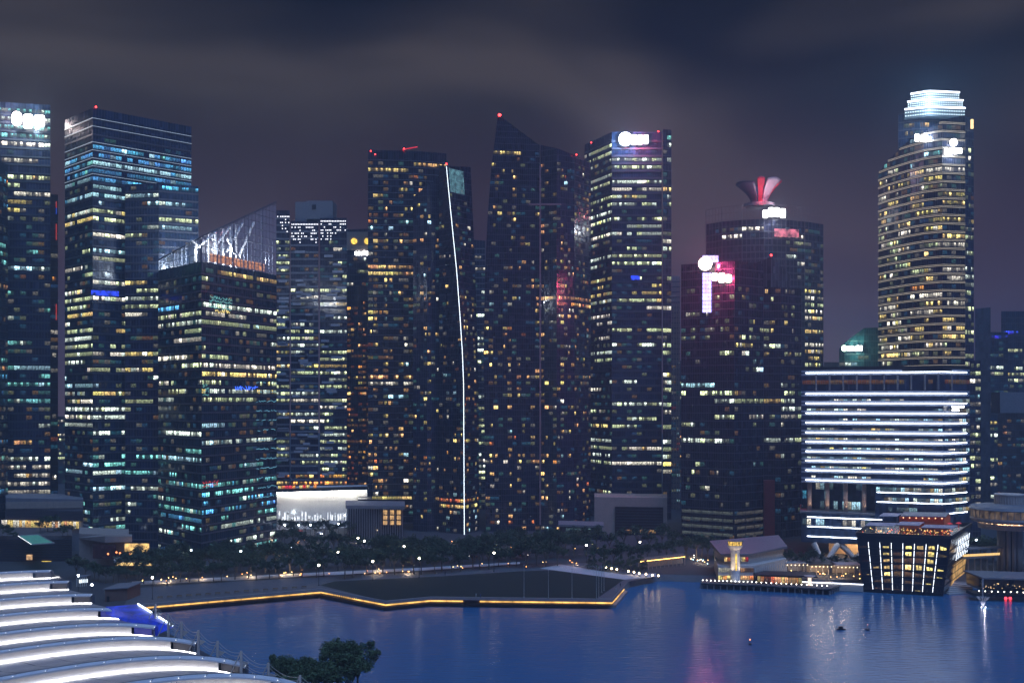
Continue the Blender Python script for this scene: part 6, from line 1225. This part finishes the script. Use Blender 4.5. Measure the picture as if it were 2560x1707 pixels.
for k, (px, py) in enumerate(((1113, 1438), (1190, 1493), (1201, 1494), (1551, 1467), (1540, 1478), (905, 1446))):
    p = G(px, py); r = thing('person', p, plab[k].replace('sitting group side', 'standing'), 'person', 'people on the promenade'); M = Matrix.Translation(p) @ Matrix.Rotation(k * 1.1, 4, 'Z'); place('body', pms[k % 3], M, r); place('hair', hair, M, r)
def make_car(p, rz, c, label):
    r = thing('car', p, label, 'car', 'cars on the road'); M = Matrix.Translation(p) @ Matrix.Rotation(rz, 4, 'Z')
    def part(nm, mb, mt): place(nm, mb.mesh(nm, mt), M, r)
    sec = [(-2.1, 0.35), (2.1, 0.35), (2.15, 0.7), (1.2, 0.85), (0.6, 1.35), (-1.1, 1.4), (-1.7, 0.95), (-2.15, 0.85)]; q = MB(); n_ = len(sec); q.add([(x, -0.85, z) for x, z in sec] + [(x, 0.85, z) for x, z in sec], [tuple(range(n_)), tuple(range(n_, 2 * n_))[::-1]] + [(i, n_ + i, n_ + (i + 1) % n_, (i + 1) % n_) for i in range(n_)]); part('body', q, c)
    for x in (-1.35, 1.35):
        for y in (-0.86, 0.86): part('wheel', MB().tube((x, y - 0.1, 0.32), (x, y + 0.1, 0.32), 0.32, n=10), M_DARK)
    for y in (-0.6, 0.6): part('headlight', MB().box(2.1, y - 0.15, 0.55, 2.2, y + 0.15, 0.72), emat('headlight', (1, 0.95, 0.85), 18)); part('tail_light', MB().box(-2.2, y - 0.15, 0.65, -2.1, y + 0.15, 0.85), emat('tail_light', (1, 0.03, 0.03), 6))
rdp = [(700, 1317), (905, 1360), (1045, 1379), (1240, 1396), (1480, 1383)]; ccs = [pmat('car_silver', (0.4, 0.4, 0.42), 0.3, 0.6), pmat('car_red', (0.35, 0.03, 0.03), 0.3), pmat('car_white', (0.7, 0.7, 0.7), 0.3), pmat('car_black', (0.02, 0.02, 0.02), 0.3)]; cn = ('silver', 'red', 'white', 'black')
for k, (s, u) in enumerate(((0, 0.12), (0, 0.3), (0, 0.48), (0, 0.7), (1, 0.2), (1, 0.6), (2, 0.3), (2, 0.75), (3, 0.3))):
    a, b = G(*rdp[s], GZ + 0.03), G(*rdp[s + 1], GZ + 0.03); d = b - a; rz = math.atan2(d.y, d.x); sd = 1 if k % 2 else -1; n_ = Vector((d.y, -d.x, 0)).normalized() * 1.9 * sd
    make_car(a.lerp(b, u) + n_, rz + (math.pi if sd > 0 else 0), ccs[k % 4], cn[k % 4] + ' car driving on the road before the ' + ('floodlit hall' if s == 0 else 'dark colonnade hall' if s == 1 else 'promenade trees'))

# service lodge and lit stair by the arcade's far end
r = thing('service_lodge', G(290, 1502), 'low brown service lodge between the stepped roof and the promenade', 'building')
a, b = G(262, 1504), G(318, 1500); MB().prism([(a.x, a.y), (b.x, b.y), (b.x + 1, b.y + 12), (a.x + 1, a.y + 12)], GZ, GZ + 4.6).build('wall', pmat('brown_timber_wall', (0.16, 0.09, 0.07), 0.8), r); MB().prism([(a.x - 0.6, a.y - 0.6), (b.x + 0.6, b.y - 0.6), (b.x + 1.6, b.y + 12.6), (a.x + 0.4, a.y + 12.6)], GZ + 4.62, GZ + 5.0).build('roof', M_GREY, r)
MB().box(a.x + 0.8, a.y - 0.25, GZ, a.x + 1.8, a.y - 0.02, GZ + 2.2).build('door', M_DARK, r)
r = thing('stair_pavilion', G(205, 1462), 'small white-lit stair pavilion beside the trees at the arcade end', 'building')
a, b = G(192, 1466), G(216, 1464); MB().prism([(a.x, a.y), (b.x, b.y), (b.x, b.y + 5), (a.x, a.y + 5)], GZ + 3.6, GZ + 4.0).build('roof', M_GREY, r)
for k in range(6): q_ = a.lerp(b, k / 5); MB().box(q_.x - 0.1, q_.y, GZ, q_.x + 0.1, q_.y + 0.2, GZ + 3.6).build('post', M_WHITE, r)
for k in range(4): q_ = a.lerp(b, (k + 0.5) / 4); MB().box(q_.x - 0.35, q_.y + 1.5, GZ + 1.2, q_.x + 0.35, q_.y + 1.7, GZ + 2.6).build('light_panel', emat('stair_panel_light', (0.85, 0.95, 1.0), 2.2), r)
# small lights in the planting and along the paths
gl = MB().tube((0, 0, 0), (0, 0, 0.8), 0.08, n=5).mesh('post', M_DARK); gk = {}
for kc in ('warm', 'yellow', 'white', 'cool', 'orange'): gk[kc] = MB().ball((0, 0, 0.95), 0.17, 7).mesh('globe', emat('garden_globe_' + kc, WCOL[kc], 9))
rs = random.Random(77)
def garden(n, x0, x1, ya, yb, label, group, lit=5, kcs=('warm', 'warm', 'yellow', 'orange')):
    for k in range(n):
        u = rs.random(); px = x0 + (x1 - x0) * u; p = G(px, ya + (yb - ya) * u + rs.uniform(-7, 7)); r = thing('garden_lamp', p, label, 'lamp', group); M = Matrix.Translation(p)
        place('post', gl, M, r); place('globe', gk[rs.choice(kcs)], M, r)
        if k % lit == 0:
            ld = bpy.data.lights.new('garden_light', 'POINT'); ld.energy = 500; ld.color = (1, 0.75, 0.5); ld.shadow_soft_size = 0.3; lo = bpy.data.objects.new('garden_light', ld); col.objects.link(lo); lo.location = p + Vector((0, 0, 1.6)); hang(lo, r)
garden(26, 330, 830, 1456, 1432, 'knee-high garden lamp glowing under the promenade trees', 'lamps under the promenade trees')
garden(22, 850, 1450, 1436, 1408, 'knee-high garden lamp glowing along the path behind the lawn', 'lamps behind the lawn')
garden(26, 700, 1700, 1352, 1376, 'small lamp glinting through trees at the towers\' feet', 'lamps at the tower feet', 4)
garden(18, 1700, 1800, 1385, 1420, 'small lamp glinting among trees beside the white turret', 'lamps beside the turret', 6, ('warm', 'white', 'cool'))
garden(18, 1960, 2160, 1436, 1446, 'small lamp on the quay under the striped building', 'lamps under the striped building', 5)
# benches along the quay walk
bm_s = MB().box(-1.0, -0.25, 0.42, 1.0, 0.25, 0.5).mesh('seat', pmat('bench_timber', (0.25, 0.17, 0.10), 0.7)); bm_b = MB().box(-1.0, 0.2, 0.55, 1.0, 0.27, 0.95).mesh('backrest', pmat('bench_timber', (0.25, 0.17, 0.10))); bm_l = MB().box(-0.05, -0.22, 0, 0.05, 0.22, 0.42).mesh('leg', M_DARK)
for k in range(16):
    px = 400 + k * 24; p = G(px, 1500 - k * 1.75 - 4); r = thing('bench', p, 'timber bench facing the bay on the quay walk, left of the lawn corner'.replace('left of', 'before'), 'bench', 'benches on the quay walk'); M = Matrix.Translation(p) @ Matrix.Rotation(R(8), 4, 'Z')
    place('seat', bm_s, M, r); place('backrest', bm_b, M, r)
    for dx in (-0.8, 0.8): place('leg', bm_l, M @ Matrix.Translation((dx, 0, 0)), r)
# ------------------------------------------------------------------ haze volume, added to lift the dark facades and halo the signs
hm = bpy.data.materials.new('night_haze'); hm.use_nodes = True; ht = hm.node_tree; ht.nodes.clear()
ho = ht.nodes.new('ShaderNodeOutputMaterial'); hv = ht.nodes.new('ShaderNodeVolumePrincipled'); hv.inputs['Color'].default_value = (0.60, 0.78, 1.0, 1); hv.inputs['Density'].default_value = 0.00036; hv.inputs['Anisotropy'].default_value = 0.2
ht.links.new(hv.outputs[0], ho.inputs['Volume'])
MB().box(-2450, -350, -4.5, 2450, 2650, 275).build('haze', hm, kind='stuff')
